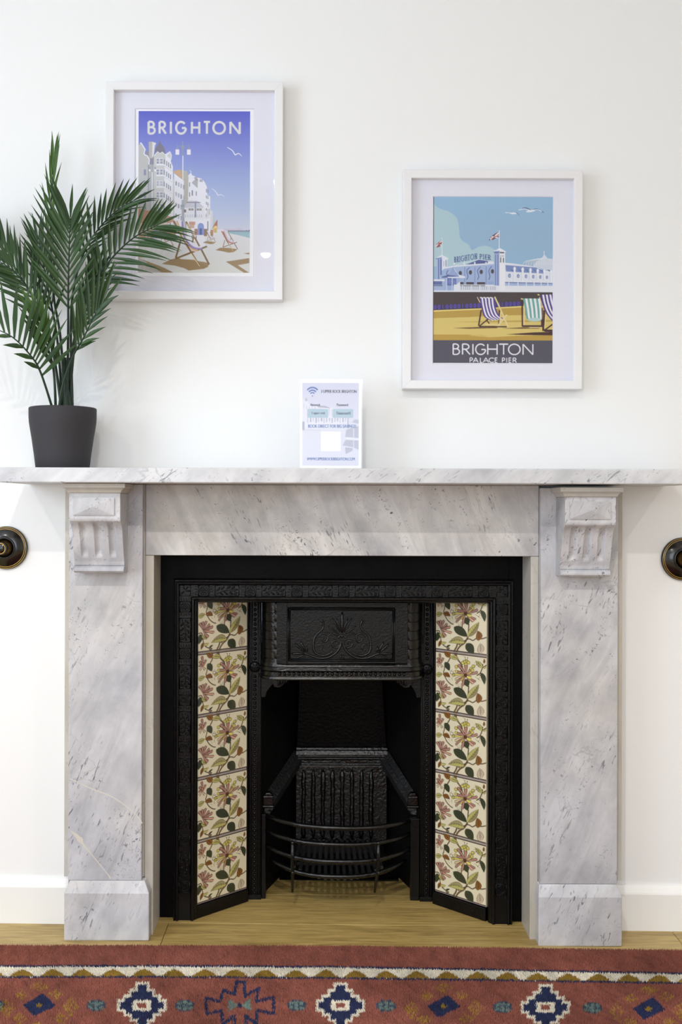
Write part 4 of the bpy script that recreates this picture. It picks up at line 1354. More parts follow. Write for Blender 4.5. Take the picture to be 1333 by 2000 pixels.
def poster_beach():
    cv = Canvas(271, 217, 488, 533, 1.35, 3)
    cv.frame(0, 0, 1)
    cv.vgrad(270, 216, 489, 452, [(0, (92, 100, 204)), (0.12, (108, 116, 208)), (0.35, (134, 146, 214)), (0.6, (160, 176, 220)), (0.85, (186, 198, 228)), (1, (210, 214, 234))])
    cv.vgrad(270, 451, 489, 534, [(0, (224, 224, 232)), (1, (216, 218, 216))])
    # sea, pier
    cv.frame(*B_)
    cv.poly([(720, 1020), (1200, 1010), (1200, 1165), (980, 1110), (780, 1070)], (160, 194, 206))
    cv.rect(640, 965, 1050, 1005, (206, 200, 220)); cv.poly([(900, 965), (960, 945), (1030, 965)], (200, 194, 214))
    cv.rect(720, 1003, 1200, 1020, (96, 100, 130))
    for k in range(12): cv.rect(760 + 38 * k, 1018, 766 + 38 * k, 1066, (130, 150, 172))
    cv.rect(1122, 982, 1130, 1010, (70, 76, 104)); cv.rect(1178, 980, 1188, 1010, (70, 76, 104))
    # terrace receding to the right: faces
    WH, LG, MG, DG, WN = (231, 231, 240), (203, 203, 204), (188, 188, 188), (150, 150, 158), (126, 130, 150)
    cv.frame(*B_)
    cv.poly([(340, 560), (400, 580), (400, 1000), (340, 1000)], (214, 216, 226)); cv.rect(400, 690, 455, 1000, (196, 200, 210))
    cv.poly([(150, -60), (240, -10), (270, 60), (280, 240), (340, 260), (345, 1020), (100, 1020), (100, -40)], WH)
    cv.poly([(-60, -110), (60, -60), (160, 0), (160, 1020), (-120, 1020), (-120, -110)], (226, 227, 237))
    for r in range(5):
        for q in range(4):
            cv.rect(185 + 33 * q, 70 + 140 * r + q * 14, 200 + 33 * q, 150 + 130 * r + q * 14, WN)
    for r in range(4):
        for q in range(3): cv.rect(30 + 45 * q, -10 + 160 * r + 14 * q, 48 + 45 * q, 75 + 160 * r + 14 * q, (140, 142, 158))
    cv.rect(270, 530, 335, 660, (196, 196, 196))
    for k in range(4): cv.rect(175, 640 + 28 * k, 325, 654 + 28 * k, (196, 198, 204))
    # middle houses (A coordinates)
    cv.frame(*A_)
    cv.poly([(1030, 1260), (1090, 1200), (1050, 1150), (1100, 1260), (1200, 1300), (1290, 1330), (1340, 1400), (1340, 2600), (950, 2600), (950, 1350)], WH)
    cv.poly([(925, 1170), (1000, 1180), (1030, 1280), (1030, 1480), (1010, 2400), (940, 2400), (930, 1360)], (184, 182, 176))
    cv.poly([(1090, 1400), (1200, 1500), (1210, 1330), (1150, 1340)], (176, 178, 182)); cv.line([(1080, 1410), (1200, 1530)], 14, WH)
    for k in range(4): cv.rect(1140 + 16 * k, 1290, 1148 + 16 * k, 1330 + 8 * k, (92, 94, 118))
    for k in range(4): cv.rect(1240 + 15 * k, 1335, 1248 + 15 * k, 1385, (92, 94, 118))
    cv.poly([(735, 1195), (830, 1160), (935, 1165), (930, 1345), (770, 1225)], (206, 172, 142)); cv.poly([(870, 1165), (935, 1165), (932, 1340), (905, 1310)], (190, 172, 150))
    cv.poly([(765, 1225), (945, 1370), (955, 2500), (765, 2400)], WH); cv.line([(765, 1235), (945, 1375)], 14, (240, 240, 246))
    for r in range(5):
        for q in range(4): cv.rect(792 + 46 * q, 1375 + 200 * r + 22 * q, 818 + 46 * q, 1450 + 200 * r + 24 * q, (176, 180, 196) if (r + q) % 3 else (140, 146, 168))
    for r in range(5): cv.line([(765, 1640 + 200 * r - 60), (945, 1725 + 200 * r - 60)], 6, (186, 188, 200))
    cv.rect(712, 1330, 770, 2450, (202, 202, 202))
    for r in range(5):
        cv.rect(1045, 1390 + 190 * r, 1062, 1470 + 190 * r, WN); cv.rect(1092, 1540 + 200 * r, 1116, 1640 + 200 * r, (130, 134, 152)); cv.rect(1170, 1560 + 200 * r, 1186, 1640 + 200 * r, WN)
    # corner tower
    cv.poly([(497, 588), (514, 660), (558, 712), (592, 765), (606, 860), (408, 860), (414, 765), (450, 715), (484, 660)], (128, 126, 146))
    cv.poly([(230, 820), (310, 820), (392, 920), (392, 1062), (310, 1062), (240, 900)], (146, 144, 164))
    cv.poly([(292, 640), (362, 635), (362, 945), (302, 945)], (186, 184, 182)); cv.poly([(362, 640), (428, 660), (424, 690), (410, 700), (384, 900), (356, 945)], (224, 224, 230))
    cv.poly([(575, 900), (612, 862), (690, 812), (720, 880), (718, 940), (702, 1000), (742, 1100), (748, 2500), (590, 2500), (560, 1050)], WH)
    cv.poly([(630, 900), (690, 830), (706, 890), (700, 960)], (206, 206, 212))
    cv.poly([(390, 900), (455, 815), (505, 850), (545, 822), (606, 880), (606, 1070), (590, 1060), (560, 2450), (390, 2450)], LG)
    cv.line([(395, 900), (455, 822), (505, 858), (545, 828), (606, 885)], 12, WH)
    for r, y in enumerate((955, 1155, 1370, 1580, 1800, 2000)):
        for x in (440, 508):
            c = (128, 134, 156) if r != 2 else (166, 170, 188)
            cv.rect(x - 8, y - 12, x + 48, y + 102, WH); cv.rect(x, y, x + 18, y + 40, c); cv.rect(x + 22, y, x + 40, y + 40, c); cv.rect(x, y + 48, x + 18, y + 92, c); cv.rect(x + 22, y + 48, x + 40, y + 92, c)
        cv.poly([(440, y + 100), (570, y + 100), (740, y + 210), (740, y + 232), (570, y + 124), (430, y + 124)], WH)
        cv.line([(575, y + 128), (735, y + 236)], 5, (176, 178, 192))
        for x, d in ((575, 10), (620, 40), (655, 66), (690, 90)):
            cv.rect(x, y + d, x + 17, y + d + 90, WN)
    cv.poly([(105, 700), (150, 665), (226, 780), (205, 850), (216, 880), (270, 900), (306, 970), (306, 1060), (290, 1062), (288, 2600), (105, 2600)], (193, 193, 194))
    cv.line([(132, 668), (152, 662), (228, 782), (206, 850), (222, 884), (268, 900), (305, 970), (298, 1062)], 20, WH)
    cv.rect(280, 1062, 296, 1600, (140, 142, 156)); cv.rect(296, 1062, 392, 2500, (182, 184, 188))
    for y in (1155, 1365, 1575, 1790): cv.rect(204, y, 246, y + 106, (140, 148, 176))
    # ground floor in brick, shelter
    cv.frame(*C_)
    cv.poly([(95, 355), (400, 420), (750, 520), (760, 600), (640, 640), (100, 800)], (196, 152, 132)); cv.poly([(100, 640), (640, 560), (640, 760), (100, 800)], (216, 200, 190))
    cv.rect(100, 760, 800, 930, (196, 156, 136)); cv.rect(380, 760, 460, 1000, (150, 164, 206)); cv.rect(640, 740, 800, 920, (168, 136, 108))
    for x in (240, 300, 470, 560): cv.rect(x, 770, x + 30, 960, (206, 196, 196))
    cv.poly([(100, 930), (830, 900), (830, 1000), (100, 1000)], (222, 222, 228))
    cv.poly([(970, 300), (1040, 210), (1200, 210), (1310, 330), (1310, 350), (970, 350)], (200, 200, 214)); cv.rect(1000, 236, 1256, 248, (86, 88, 118))
    cv.poly([(960, 340), (1333, 340), (1333, 560), (960, 540)], (224, 225, 234))
    for x in (1035, 1085, 1185, 1235): cv.rect(x, 355, x + 42, 395, (150, 142, 136))
    cv.rect(945, 375, 990, 430, (130, 112, 112))
    for k in range(8): cv.rect(975 + 42 * k, 470, 985 + 42 * k, 520, (170, 172, 190))
    cv.poly([(960, 540), (1420, 565), (1420, 640), (960, 600)], WH)
    cv.rect(1000, 600, 1420, 860, WH); cv.rect(1045, 600, 1160, 660, (200, 156, 140)); cv.rect(1060, 660, 1140, 720, (206, 170, 156)); cv.rect(1145, 735, 1210, 850, (172, 132, 110)); cv.rect(1320, 735, 1380, 870, (150, 124, 100))
    cv.ell(1262, 690, 76, 80, (240, 240, 246)); cv.ell(1262, 690, 60, 66, (140, 156, 210)); cv.rect(1202, 690, 1322, 850, (140, 156, 210)); cv.rect(1240, 725, 1285, 845, (92, 106, 160))
    # lamp posts
    cv.frame(*A_)
    GL = (150, 158, 176)
    cv.rect(918, 895, 934, 1800, WH); cv.rect(912, 620, 930, 895, GL); cv.rect(820, 710, 1040, 720, GL); cv.poly([(890, 720), (960, 720), (935, 790), (935, 890), (912, 890), (912, 790)], GL)
    for x in (824, 1036):
        cv.rect(x - 5, 668, x + 5, 780, GL); cv.poly([(x - 34, 780), (x + 34, 780), (x + 12, 745), (x - 12, 745)], GL); cv.rect(x - 34, 780, x + 34, 876, (240, 232, 244)); cv.rect(x - 30, 876, x + 30, 888, GL)
    cv.rect(905, 1720, 950, 2300, (168, 176, 190)); cv.rect(890, 1810, 955, 1850, (150, 158, 178))
    cv.rect(352, 1200, 368, 1900, WH); cv.rect(354, 1060, 366, 1200, GL)
    for x in (312, 415): cv.rect(x - 14, 1150, x + 14, 1188, (240, 240, 246)); cv.rect(x - 14, 1110, x + 14, 1150, GL)
    cv.rect(300, 1106, 425, 1112, GL)
    cv.frame(*B_)
    cv.rect(290, 500, 302, 800, WH); cv.rect(288, 420, 300, 500, (120, 126, 148)); cv.rect(262, 440, 330, 446, (120, 126, 148)); cv.rect(284, 800, 304, 1010, (110, 118, 134)); cv.rect(10, 380, 36, 720, (130, 140, 164))
    # kiosk, sail
    cv.poly([(385, 960), (440, 850), (500, 760), (500, 960)], (176, 124, 104)); cv.poly([(390, 960), (440, 905), (490, 900), (500, 960)], (232, 208, 160)); cv.rect(420, 955, 490, 1050, (206, 180, 112)); cv.rect(390, 950, 505, 970, (226, 190, 110)); cv.rect(350, 990, 410, 1120, (186, 140, 110))
    cv.rect(500, 975, 640, 1040, (226, 222, 236))
    # deckchairs
    SH, WD, WL = (160, 134, 96), (134, 108, 74), (238, 222, 176)

    def deck(ox, oy, s, c1, c2, shadow=True):
        f = lambda pts: [(ox + x * s, oy + y * s) for x, y in pts]
        if shadow: cv.poly(f([(-150, 430), (-40, 375), (140, 380), (270, 400), (330, 410), (250, 470), (140, 485), (30, 460)]), SH)
        cv.line(f([(55, 210), (15, 360)]), 15 * s, WD); cv.line(f([(15, 365), (320, 255)]), 16 * s, WD); cv.line(f([(120, 30), (245, 245)]), 14 * s, WD); cv.line(f([(260, 280), (335, 410)]), 16 * s, WD)
        P = smooth_path(f([(20, 20), (60, 120), (110, 220), (180, 265), (255, 270)]), 6)
        cv.line(P, 34 * s, c1); cv.line([(x + 16 * s, y - 10 * s) for x, y in P], 10 * s, c2)
        P2 = smooth_path(f([(75, 15), (85, 110), (125, 190), (180, 245), (250, 262)]), 6)
        cv.line(P2, 16 * s, c2)
        cv.line(f([(-15, 15), (110, 250), (240, 455)]), 17 * s, WD); cv.line(f([(140, 300), (240, 452)]), 8 * s, WL)
        cv.line(f([(190, 150), (180, 215)]), 12 * s, WD)
    cv.frame(*B_)
    deck(605, 1000, 1.0, (196, 122, 108), (196, 200, 226)); deck(270, 1020, 0.58, (176, 172, 196), (222, 216, 228))
    cv.frame(*C_)
    deck(505, 740, 0.75, (170, 176, 206), (222, 216, 228))
    f = lambda pts: pts
    cv.poly([(540, 1390), (700, 1310), (840, 1270), (900, 1300), (1120, 1310), (1240, 1340), (1333, 1350), (1420, 1380), (1400, 1440), (1320, 1480), (1040, 1512), (960, 1470), (780, 1420)], (160, 136, 102))
    cv.line([(910, 880), (800, 1280)], 34, WD); cv.line([(800, 1290), (1380, 1060)], 34, WD)
    cv.line([(990, 600), (1240, 1060)], 30, WD); cv.line([(1010, 640), (1160, 900)], 10, WL); cv.line([(1135, 880), (1105, 990)], 26, WD); cv.line([(1270, 1110), (1420, 1400)], 34, WD)
    P = smooth_path([(800, 590), (880, 800), (960, 980), (1080, 1100), (1190, 1140)], 8)
    cv.line(P, 60, (224, 200, 190)); cv.line([(x + 24, y) for x, y in P], 20, (206, 170, 112)); cv.line(smooth_path([(920, 600), (940, 830), (1020, 990), (1140, 1090), (1290, 1100)], 8), 34, (150, 136, 196)); cv.line(smooth_path([(950, 600), (975, 830), (1050, 980), (1150, 1070), (1270, 1085)], 8), 12, (222, 216, 236))
    cv.line([(760, 590), (960, 960), (1240, 1430)], 34, WD); cv.line([(820, 690), (1000, 1000)], 12, WL); cv.line([(1080, 1190), (1242, 1430)], 13, WL)
    # foreground boat curve and shadows
    cv.poly([(100, 1260), (220, 1330), (560, 1440), (760, 1550), (100, 1560)], (186, 184, 180)); cv.poly([(190, 1310), (480, 1420), (760, 1550), (540, 1550), (360, 1440)], (160, 136, 102)); cv.rect(110, 1230, 200, 1275, (196, 170, 160))
    cv.frame(*B_)
    cv.poly([(680, 1680), (1190, 1600), (1190, 1710), (940, 1755), (1180, 1915), (1080, 1920)], (160, 136, 102)); cv.poly([(1065, 1502), (1190, 1480), (1190, 1522)], (160, 136, 102))
    cv.frame(*Q_)
    seagull(cv, [(890, 517), (925, 540), (942, 568)], [(942, 570), (968, 560), (990, 578)], 7, (236, 238, 246))
    seagull(cv, [(785, 800), (812, 822), (826, 846)], [(824, 848), (850, 842), (873, 856)], 6, (226, 230, 242))
    word(cv, 'BRIGHTON', [(345, 402), (420, 478), (497, 512), (533, 615), (641, 706), (722, 779), (787, 881), (903, 982)], 336, 432, 15, (222, 222, 222))
    return cv.result()


def poster_pier():
    Pp, D_, E_, F_ = (770, 310, 3.418), (840, 440, 10.254), (950, 440, 9.874), (840, 560, 5.441)
    cv = Canvas(846.6, 383, 1079.6, 709.6, 1.35, 3)
    cv.frame(*Pp)
    cv.vgrad(250, 240, 1070, 890, [(0, (150, 188, 220)), (0.4, (152, 184, 212)), (0.75, (148, 184, 214)), (1, (150, 186, 214))])
    CL = (176, 204, 214)
    cv.poly(smooth_path([(255, 290), (300, 330), (360, 350), (410, 385), (430, 430), (440, 520), (460, 550), (500, 575), (520, 610), (560, 590), (610, 580), (660, 600), (690, 640), (690, 720), (255, 720)], 4), CL)
    seagull(cv, [(855, 330), (880, 328), (915, 345)], [(915, 345), (955, 335), (998, 358)], 12, (96, 112, 160)); cv.ell(910, 347, 30, 7, (230, 236, 244), -0.15); cv.line([(830, 340), (870, 332), (905, 342)], 5, (226, 234, 242)); cv.line([(925, 340), (960, 337), (985, 350)], 4, (230, 236, 244))
    seagull(cv, [(742, 358), (775, 358), (795, 362)], [(800, 362), (820, 360), (836, 380)], 8, (120, 138, 184)); cv.ell(795, 363, 22, 6, (230, 236, 244)); cv.line([(742, 358), (790, 360)], 5, (226, 234, 242))
    WHT, B1, B2, B3, DK = (224, 228, 238), (164, 182, 218), (124, 144, 194), (98, 112, 166), (78, 74, 84)
    # dome at right
    cv.frame(*E_)
    cv.poly(smooth_path([(680, 745), (800, 690), (950, 655), (1100, 630), (1200, 635), (1300, 650)], 5) + [(1300, 900), (960, 800)], (206, 214, 228))
    cv.poly([(680, 745), (850, 670), (1080, 632), (960, 700), (900, 790)], (160, 180, 206))
    for k in range(9): cv.line(smooth_path([(1120, 620), (1060 - 45 * k + 60, 660 + 4 * k), (1000 - 50 * k + 110, 760 + 4 * k)], 4), 5, (232, 236, 242))
    for y in (660, 690, 720, 745): cv.line([(1300, y), (960, y + 4), (760, y + 22)], 3, (226, 232, 240))
    cv.poly([(1060, 632), (1090, 600), (1110, 560), (1105, 500), (1120, 480), (1122, 560), (1160, 610), (1180, 632)], (216, 222, 234))
    # right wing
    cv.poly([(360, 720), (480, 730), (960, 795), (1110, 870), (1300, 880), (1300, 1300), (360, 1300)], WHT)
    cv.poly([(370, 765), (960, 810), (1100, 872), (1100, 930), (380, 890)], B2)
    for x in (470, 620, 760, 905, 1040, 1180):
        cv.poly([(x - 10, 850), (x + 50, 860), (x + 50, 900)], B3)
    for i, x in enumerate((530, 685, 835, 975, 1105, 1230)):
        cv.rect(x, 800 + i * 12, x + 36, 1090, (232, 234, 242)); cv.rect(x - 8, 830 + 11 * i, x + 44, 850 + 11 * i, (240, 240, 246)); cv.rect(x - 5, 900, x, 1080, (172, 182, 210))
    for i, x in enumerate((450, 618, 768, 908, 1043, 1170)):
        ry = 40 - i * 1.6; cv.ell(x, 972 + 6 * i, 27 - i, ry, B3); cv.ell(x + 3, 974 + 6 * i, 16, ry - 14, (160, 178, 214))
        cv.line(arc(x, 980 + 6 * i, 60, 82, 100, 190, 10), 4, (190, 198, 220))
    cv.poly([(365, 1092), (1300, 1112), (1300, 1165), (365, 1165)], B1); cv.poly([(365, 1092), (1300, 1112), (1300, 1128), (365, 1110)], B3)
    for x in (430, 605, 765, 915, 1050, 1180): cv.rect(x, 1100, x + 18, 1170, WHT)
    cv.rect(-20, 1165, 1300, 1295, (226, 228, 238))
    # main hall
    cv.frame(*D_)
    cv.poly([(270, 870), (330, 830), (480, 815), (1310, 745), (1310, 1210), (150, 1210), (150, 1080), (270, 1000)], B1)
    cv.poly([(270, 850), (480, 812), (1310, 740), (1310, 775), (480, 838), (300, 875)], WHT)
    cv.poly([(720, 790), (980, 690), (1190, 715), (1270, 745), (1160, 760), (900, 778)], (84, 98, 154)); cv.poly([(1160, 720), (1280, 725), (1280, 752), (1160, 760)], (226, 230, 238)); cv.line([(520, 800), (980, 685), (1230, 715)], 8, WHT)
    for x in (495, 690, 900, 1125): cv.rect(x - 14, 735, x + 14, 790, WHT)
    for x, c in ((700, B2), (905, B2), (1128, B2)): cv.rect(x - 8, 830, x + 8, 1200, c)
    for x, cxp in ((770, 815), (985, 1030), (1210, 1255)):
        cv.line(smooth_path([(x + 30, 845 - (x - 770) * .06), (x - 25, 900), (x - 20, 960), (x - 5, 1020), (x - 15, 1060), (x - 30, 1095)], 5), 17, B3); cv.ell(cxp, 945 - (x - 770) * .05, 33, 45, DK)
    cv.ell(612, 960, 33, 45, DK); cv.line(smooth_path([(370, 900), (340, 960), (350, 1010)], 5), 17, B3)
    for a, b in ((610, 680), (730, 885), (945, 1110)): cv.rect(a, 1140, b, 1210, DK)
    cv.rect(1165, 1130, 1290, 1200, (150, 170, 212))
    # left tower
    cv.poly([(140, 680), (245, 670), (245, 1085), (140, 1085)], B1); cv.rect(170, 680, 190, 1085, B3); cv.rect(212, 680, 240, 1000, (96, 106, 178)); cv.poly([(245, 670), (350, 690), (350, 830), (245, 910)], WHT); cv.rect(318, 700, 332, 830, B3); cv.rect(275, 720, 290, 820, (170, 180, 206))
    cv.poly([(110, 665), (245, 590), (380, 665), (350, 690), (245, 668), (130, 682)], WHT); cv.poly([(110, 665), (245, 640), (245, 668), (130, 684)], B2)
    cv.rect(238, 250, 252, 640, (220, 228, 236))
    # little pavilion
    cv.poly(smooth_path([(470, 830), (430, 930), (350, 1000), (235, 1035)], 5) + [(250, 1055), (360, 1050), (590, 1020)], (92, 104, 162)); cv.poly([(470, 830), (380, 1000), (590, 1020)], (150, 168, 210)); cv.poly(smooth_path([(470, 830), (520, 930), (600, 995), (710, 1025)], 5) + [(710, 1060), (590, 1050), (585, 1015)], WHT)
    cv.rect(360, 1035, 710, 1058, (226, 230, 240)); cv.rect(295, 1055, 600, 1320, (158, 176, 214)); cv.rect(340, 1060, 440, 1210, B3); cv.rect(460, 1070, 530, 1210, B3); cv.ell(400, 1130, 34, 60, (120, 134, 196)); cv.ell(488, 1140, 28, 56, (120, 134, 196)); cv.rect(325, 1055, 350, 1320, (190, 204, 228)); cv.rect(440, 1060, 460, 1320, (190, 204, 228))
    cv.rect(70, 1085, 300, 1125, WHT); cv.rect(70, 1125, 250, 1195, B3); cv.rect(70, 1195, 290, 1320, B1); cv.rect(70, 1205, 260, 1220, DK)
    cv.rect(70, 1310, 1340, 1340, (220, 226, 236))
    cv.poly([(480, 1330), (485, 1190), (540, 1190), (570, 1160), (605, 1130), (605, 1330)], WHT); cv.rect(600, 1190, 1340, 1330, (222, 226, 236))
    for x in range(620, 1330, 42): cv.rect(x, 1222, x + 26, 1300, (184, 190, 206))
    cv.rect(610, 1205, 1110, 1220, DK)
    for x in (660, 835, 1005, 1180): cv.rect(x - 7, 1190, x + 7, 1330, WHT)
    # right tower
    cv.frame(*E_)
    cv.rect(150, 520, 255, 1160, B1); cv.rect(175, 560, 190, 1160, B3); cv.rect(215, 560, 235, 1160, (110, 126, 186)); cv.poly([(255, 520), (365, 530), (365, 1250), (255, 1250)], (234, 234, 240)); cv.rect(270, 620, 290, 720, DK); cv.rect(322, 630, 342, 720, DK)
    for x in (270, 300, 325): cv.rect(x, 570, x + 16, 615, (180, 184, 200))
    cv.poly([(120, 505), (215, 465), (245, 440), (270, 440), (385, 505), (360, 525), (255, 505), (150, 520)], (232, 234, 242)); cv.poly([(120, 505), (255, 490), (255, 512), (150, 522)], B2); cv.rect(160, 520, 250, 540, B3); cv.rect(262, 515, 345, 540, DK)
    cv.rect(243, 95, 257, 440, (222, 226, 236))
    # flags
    def flag(pts, lines, reds):
        cv.poly(pts, (54, 56, 92))
        for a, b, w in lines: cv.line([a, b], w, (232, 226, 230))
        for a, b, w in reds: cv.line([a, b], w, (176, 62, 58))
    flag([(240, 120), (245, 225), (180, 250), (130, 280), (50, 290), (90, 215), (170, 160)], [((80, 280), (243, 140), 26), ((100, 215), (230, 240), 20), ((75, 260), (243, 185), 28)], [((85, 270), (243, 180), 14), ((165, 170), (150, 265), 12)])
    cv.frame(*D_)
    flag([(240, 290), (240, 360), (210, 420), (150, 450), (120, 410), (140, 370), (190, 330)], [((125, 420), (240, 310), 24), ((150, 370), (225, 400), 18)], [((150, 440), (240, 330), 16), ((130, 390), (235, 345), 10), ((190, 330), (175, 440), 14)])
    # the sign on the roof
    word(cv, 'BRIGHTON', spread(492, 945, 'BRIGHTON'), 625, 745, 15, (78, 96, 150), True, shear=lambda X: -(X - 492) * 0.165 + 8)
    word(cv, 'PIER', spread(1000, 1222, 'PIER'), 565, 672, 16, (78, 96, 150), True, shear=lambda X: 6 + (X - 1000) * 0.10)
    # undercroft, sand
    cv.frame(*F_)
    cv.rect(20, 58, 1330, 270, (72, 62, 64))
    cv.poly([(20, 200), (980, 160), (980, 210), (20, 250)], (60, 54, 84))
    for k in range(24):
        x = 45 + 42 * k; y = 222 - k * 1.9
        if k % 5 != 2: cv.rect(x, y - 22, x + 30, y + 20, (98, 80, 178)); cv.line([(x, y - 20), (x + 30, y + 18)], 4, (56, 48, 96)); cv.line([(x + 30, y - 20), (x, y + 18)], 4, (56, 48, 96))
        else: cv.rect(x + 8, y - 22, x + 16, y + 20, (98, 80, 178))
    cv.poly([(20, 255), (540, 232), (980, 205), (1330, 200), (1330, 600), (20, 600)], (216, 194, 116))
    cv.poly([(20, 268), (540, 242), (980, 220), (1330, 212), (1330, 300), (800, 305), (420, 325), (20, 340)], (186, 154, 74)); cv.poly([(20, 255), (540, 232), (980, 205), (980, 218), (540, 244), (20, 270)], (232, 212, 130))
    cv.poly([(230, 380), (700, 365), (1330, 350), (1330, 372), (700, 380)], (190, 164, 84)); cv.poly([(20, 512), (440, 512), (470, 525), (640, 540), (900, 525), (1330, 512), (1330, 600), (20, 600)], (188, 154, 70)); cv.poly([(400, 520), (560, 512), (620, 532), (520, 534)], (206, 180, 100))
    cv.rect(20, 572, 1330, 830, (82, 80, 94))
    BR_, WDL = (70, 42, 44), (228, 206, 150)

    def striped(left, right, n, c1, c2):
        """cloth between two curves"""
        Lp, Rp = smooth_path(left, 6), smooth_path(right, 6)
        for k in range(n):
            a, b = k / n, (k + 1) / n
            e1 = [(l[0] + (r[0] - l[0]) * a, l[1] + (r[1] - l[1]) * a) for l, r in zip(Lp, Rp)]; e2 = [(l[0] + (r[0] - l[0]) * b, l[1] + (r[1] - l[1]) * b) for l, r in zip(Lp, Rp)]
            cv.poly(e1 + e2[::-1], c1 if k % 2 == 0 else c2)
    # shadows
    cv.poly([(240, 442), (510, 430), (720, 428), (720, 442), (420, 450)], (112, 84, 52)); cv.poly([(745, 448), (980, 432), (1190, 436), (1150, 446)], (112, 84, 52)); cv.poly([(810, 508), (1100, 486), (1330, 478), (1330, 518), (1000, 514)], BR_)
    # middle chair
    cv.line([(548, 250), (520, 420)], 16, BR_); cv.line([(530, 420), (640, 330)], 14, BR_); cv.line([(600, 350), (635, 395)], 12, BR_); cv.line([(740, 250), (735, 420)], 14, BR_)
    striped([(530, 115), (548, 220), (580, 320), (650, 362)], [(690, 115), (700, 215), (735, 300), (790, 345)], 9, (82, 66, 142), (234, 230, 240))
    cv.line([(505, 112), (535, 170)], 8, WDL); cv.line([(690, 108), (750, 235), (830, 425)], 15, WDL); cv.line([(760, 250), (740, 430)], 14, WDL); cv.line([(820, 298), (720, 425)], 16, WDL); cv.line([(590, 402), (735, 408)], 12, WDL); cv.line([(525, 425), (820, 428)], 14, BR_)
    for x in (545, 580, 615, 650): cv.rect(x - 10, 112, x + 10, 122, (238, 232, 230))
    # green chair
    cv.line([(980, 135), (985, 425)], 16, BR_); cv.line([(1190, 230), (1190, 430)], 18, BR_); cv.line([(1005, 180), (1000, 420)], 14, WDL)
    striped([(990, 125), (1010, 230), (1025, 330), (1045, 355)], [(1172, 125), (1185, 230), (1190, 330), (1185, 352)], 8, (112, 168, 160), (232, 236, 240)); cv.ell(1112, 350, 72, 20, (180, 208, 206))
    cv.rect(985, 410, 1190, 430, BR_); cv.rect(1060, 428, 1190, 438, WDL); cv.line([(968, 128), (990, 132)], 12, WDL)
    # right chair
    cv.line([(1215, 250), (1205, 470)], 22, BR_); cv.line([(1210, 470), (1330, 380)], 16, BR_); cv.rect(1220, 455, 1330, 480, BR_)
    striped([(1175, 85), (1195, 180), (1240, 290), (1330, 400)], [(1345, 80), (1365, 180), (1400, 280), (1490, 380)], 9, (78, 62, 136), (234, 230, 240))
    cv.line([(1165, 110), (1200, 220)], 9, WDL); cv.line([(1145, 82), (1165, 88)], 12, WDL); cv.line([(1235, 290), (1220, 440)], 10, WDL)
    # title panel
    word(cv, 'BRIGHTON', [(245, 325), (345, 437), (455, 468), (484, 602), (612, 724), (733, 840), (832, 968), (986, 1103)], 606, 730, 13, (232, 230, 238))
    word(cv, 'PALACE PIER', [(426, 463), (460, 522), (535, 568), (566, 632), (628, 684), (692, 724), (768, 803), (815, 824), (839, 871), (883, 928)], 755, 812, 9, (226, 224, 232))
    cv.frame(0, 0, 1)
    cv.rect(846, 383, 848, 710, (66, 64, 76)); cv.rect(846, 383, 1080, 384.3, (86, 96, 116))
    return cv.result()


framed('white framed blue travel poster of seaside hotels, partly behind the palm', 206, 158.5, 552, 585, 16.5, 263.5, 211.2, 496.2, 541, 271, 217, 488, 533, poster_beach(), True)
framed('white framed travel poster of a pier and striped deckchairs, dark title panel', 788.3, 330.8, 1138, 759.8, 16.5, 846.2, 382.8, 1081.6, 711.4, 846.8, 383.2, 1079.6, 709.4, poster_pier(), False)

# ================================================================== small card in a clear acrylic stand
def text_tris(text):
    cu = bpy.data.curves.new('t', 'FONT'); cu.body = text; cu.size = 1.0; cu.resolution_u = 3
    o = bpy.data.objects.new('t', cu); col.objects.link(o)
    dg = bpy.context.evaluated_depsgraph_get(); e = o.evaluated_get(dg); me = e.to_mesh()
    me.calc_loop_triangles()
    v = [(p.co.x, p.co.y) for p in me.vertices]; tr = [tuple(t.vertices) for t in me.loop_triangles]
    e.to_mesh_clear(); bpy.data.objects.remove(o); bpy.data.curves.remove(cu)
    return [[v[i] for i in t] for t in tr]


def put_text(cv, text, x0, x1, ytop, ybot, c, alpha=1.0, bold=0.0):
    T = text_tris(text)
    xs = [p[0] for t in T for p in t]; ys = [p[1] for t in T for p in t]
    ax, bx, ay, by = min(xs), max(xs), min(ys), max(ys)
    for t in T:
        for d in ((0, bold) if bold else (0,)):
            cv.poly([(x0 + (p[0] - ax) / (bx - ax) * (x1 - x0) + d, ybot - (p[1] - ay) / (by - ay) * (ybot - ytop)) for p in t], c, alpha)


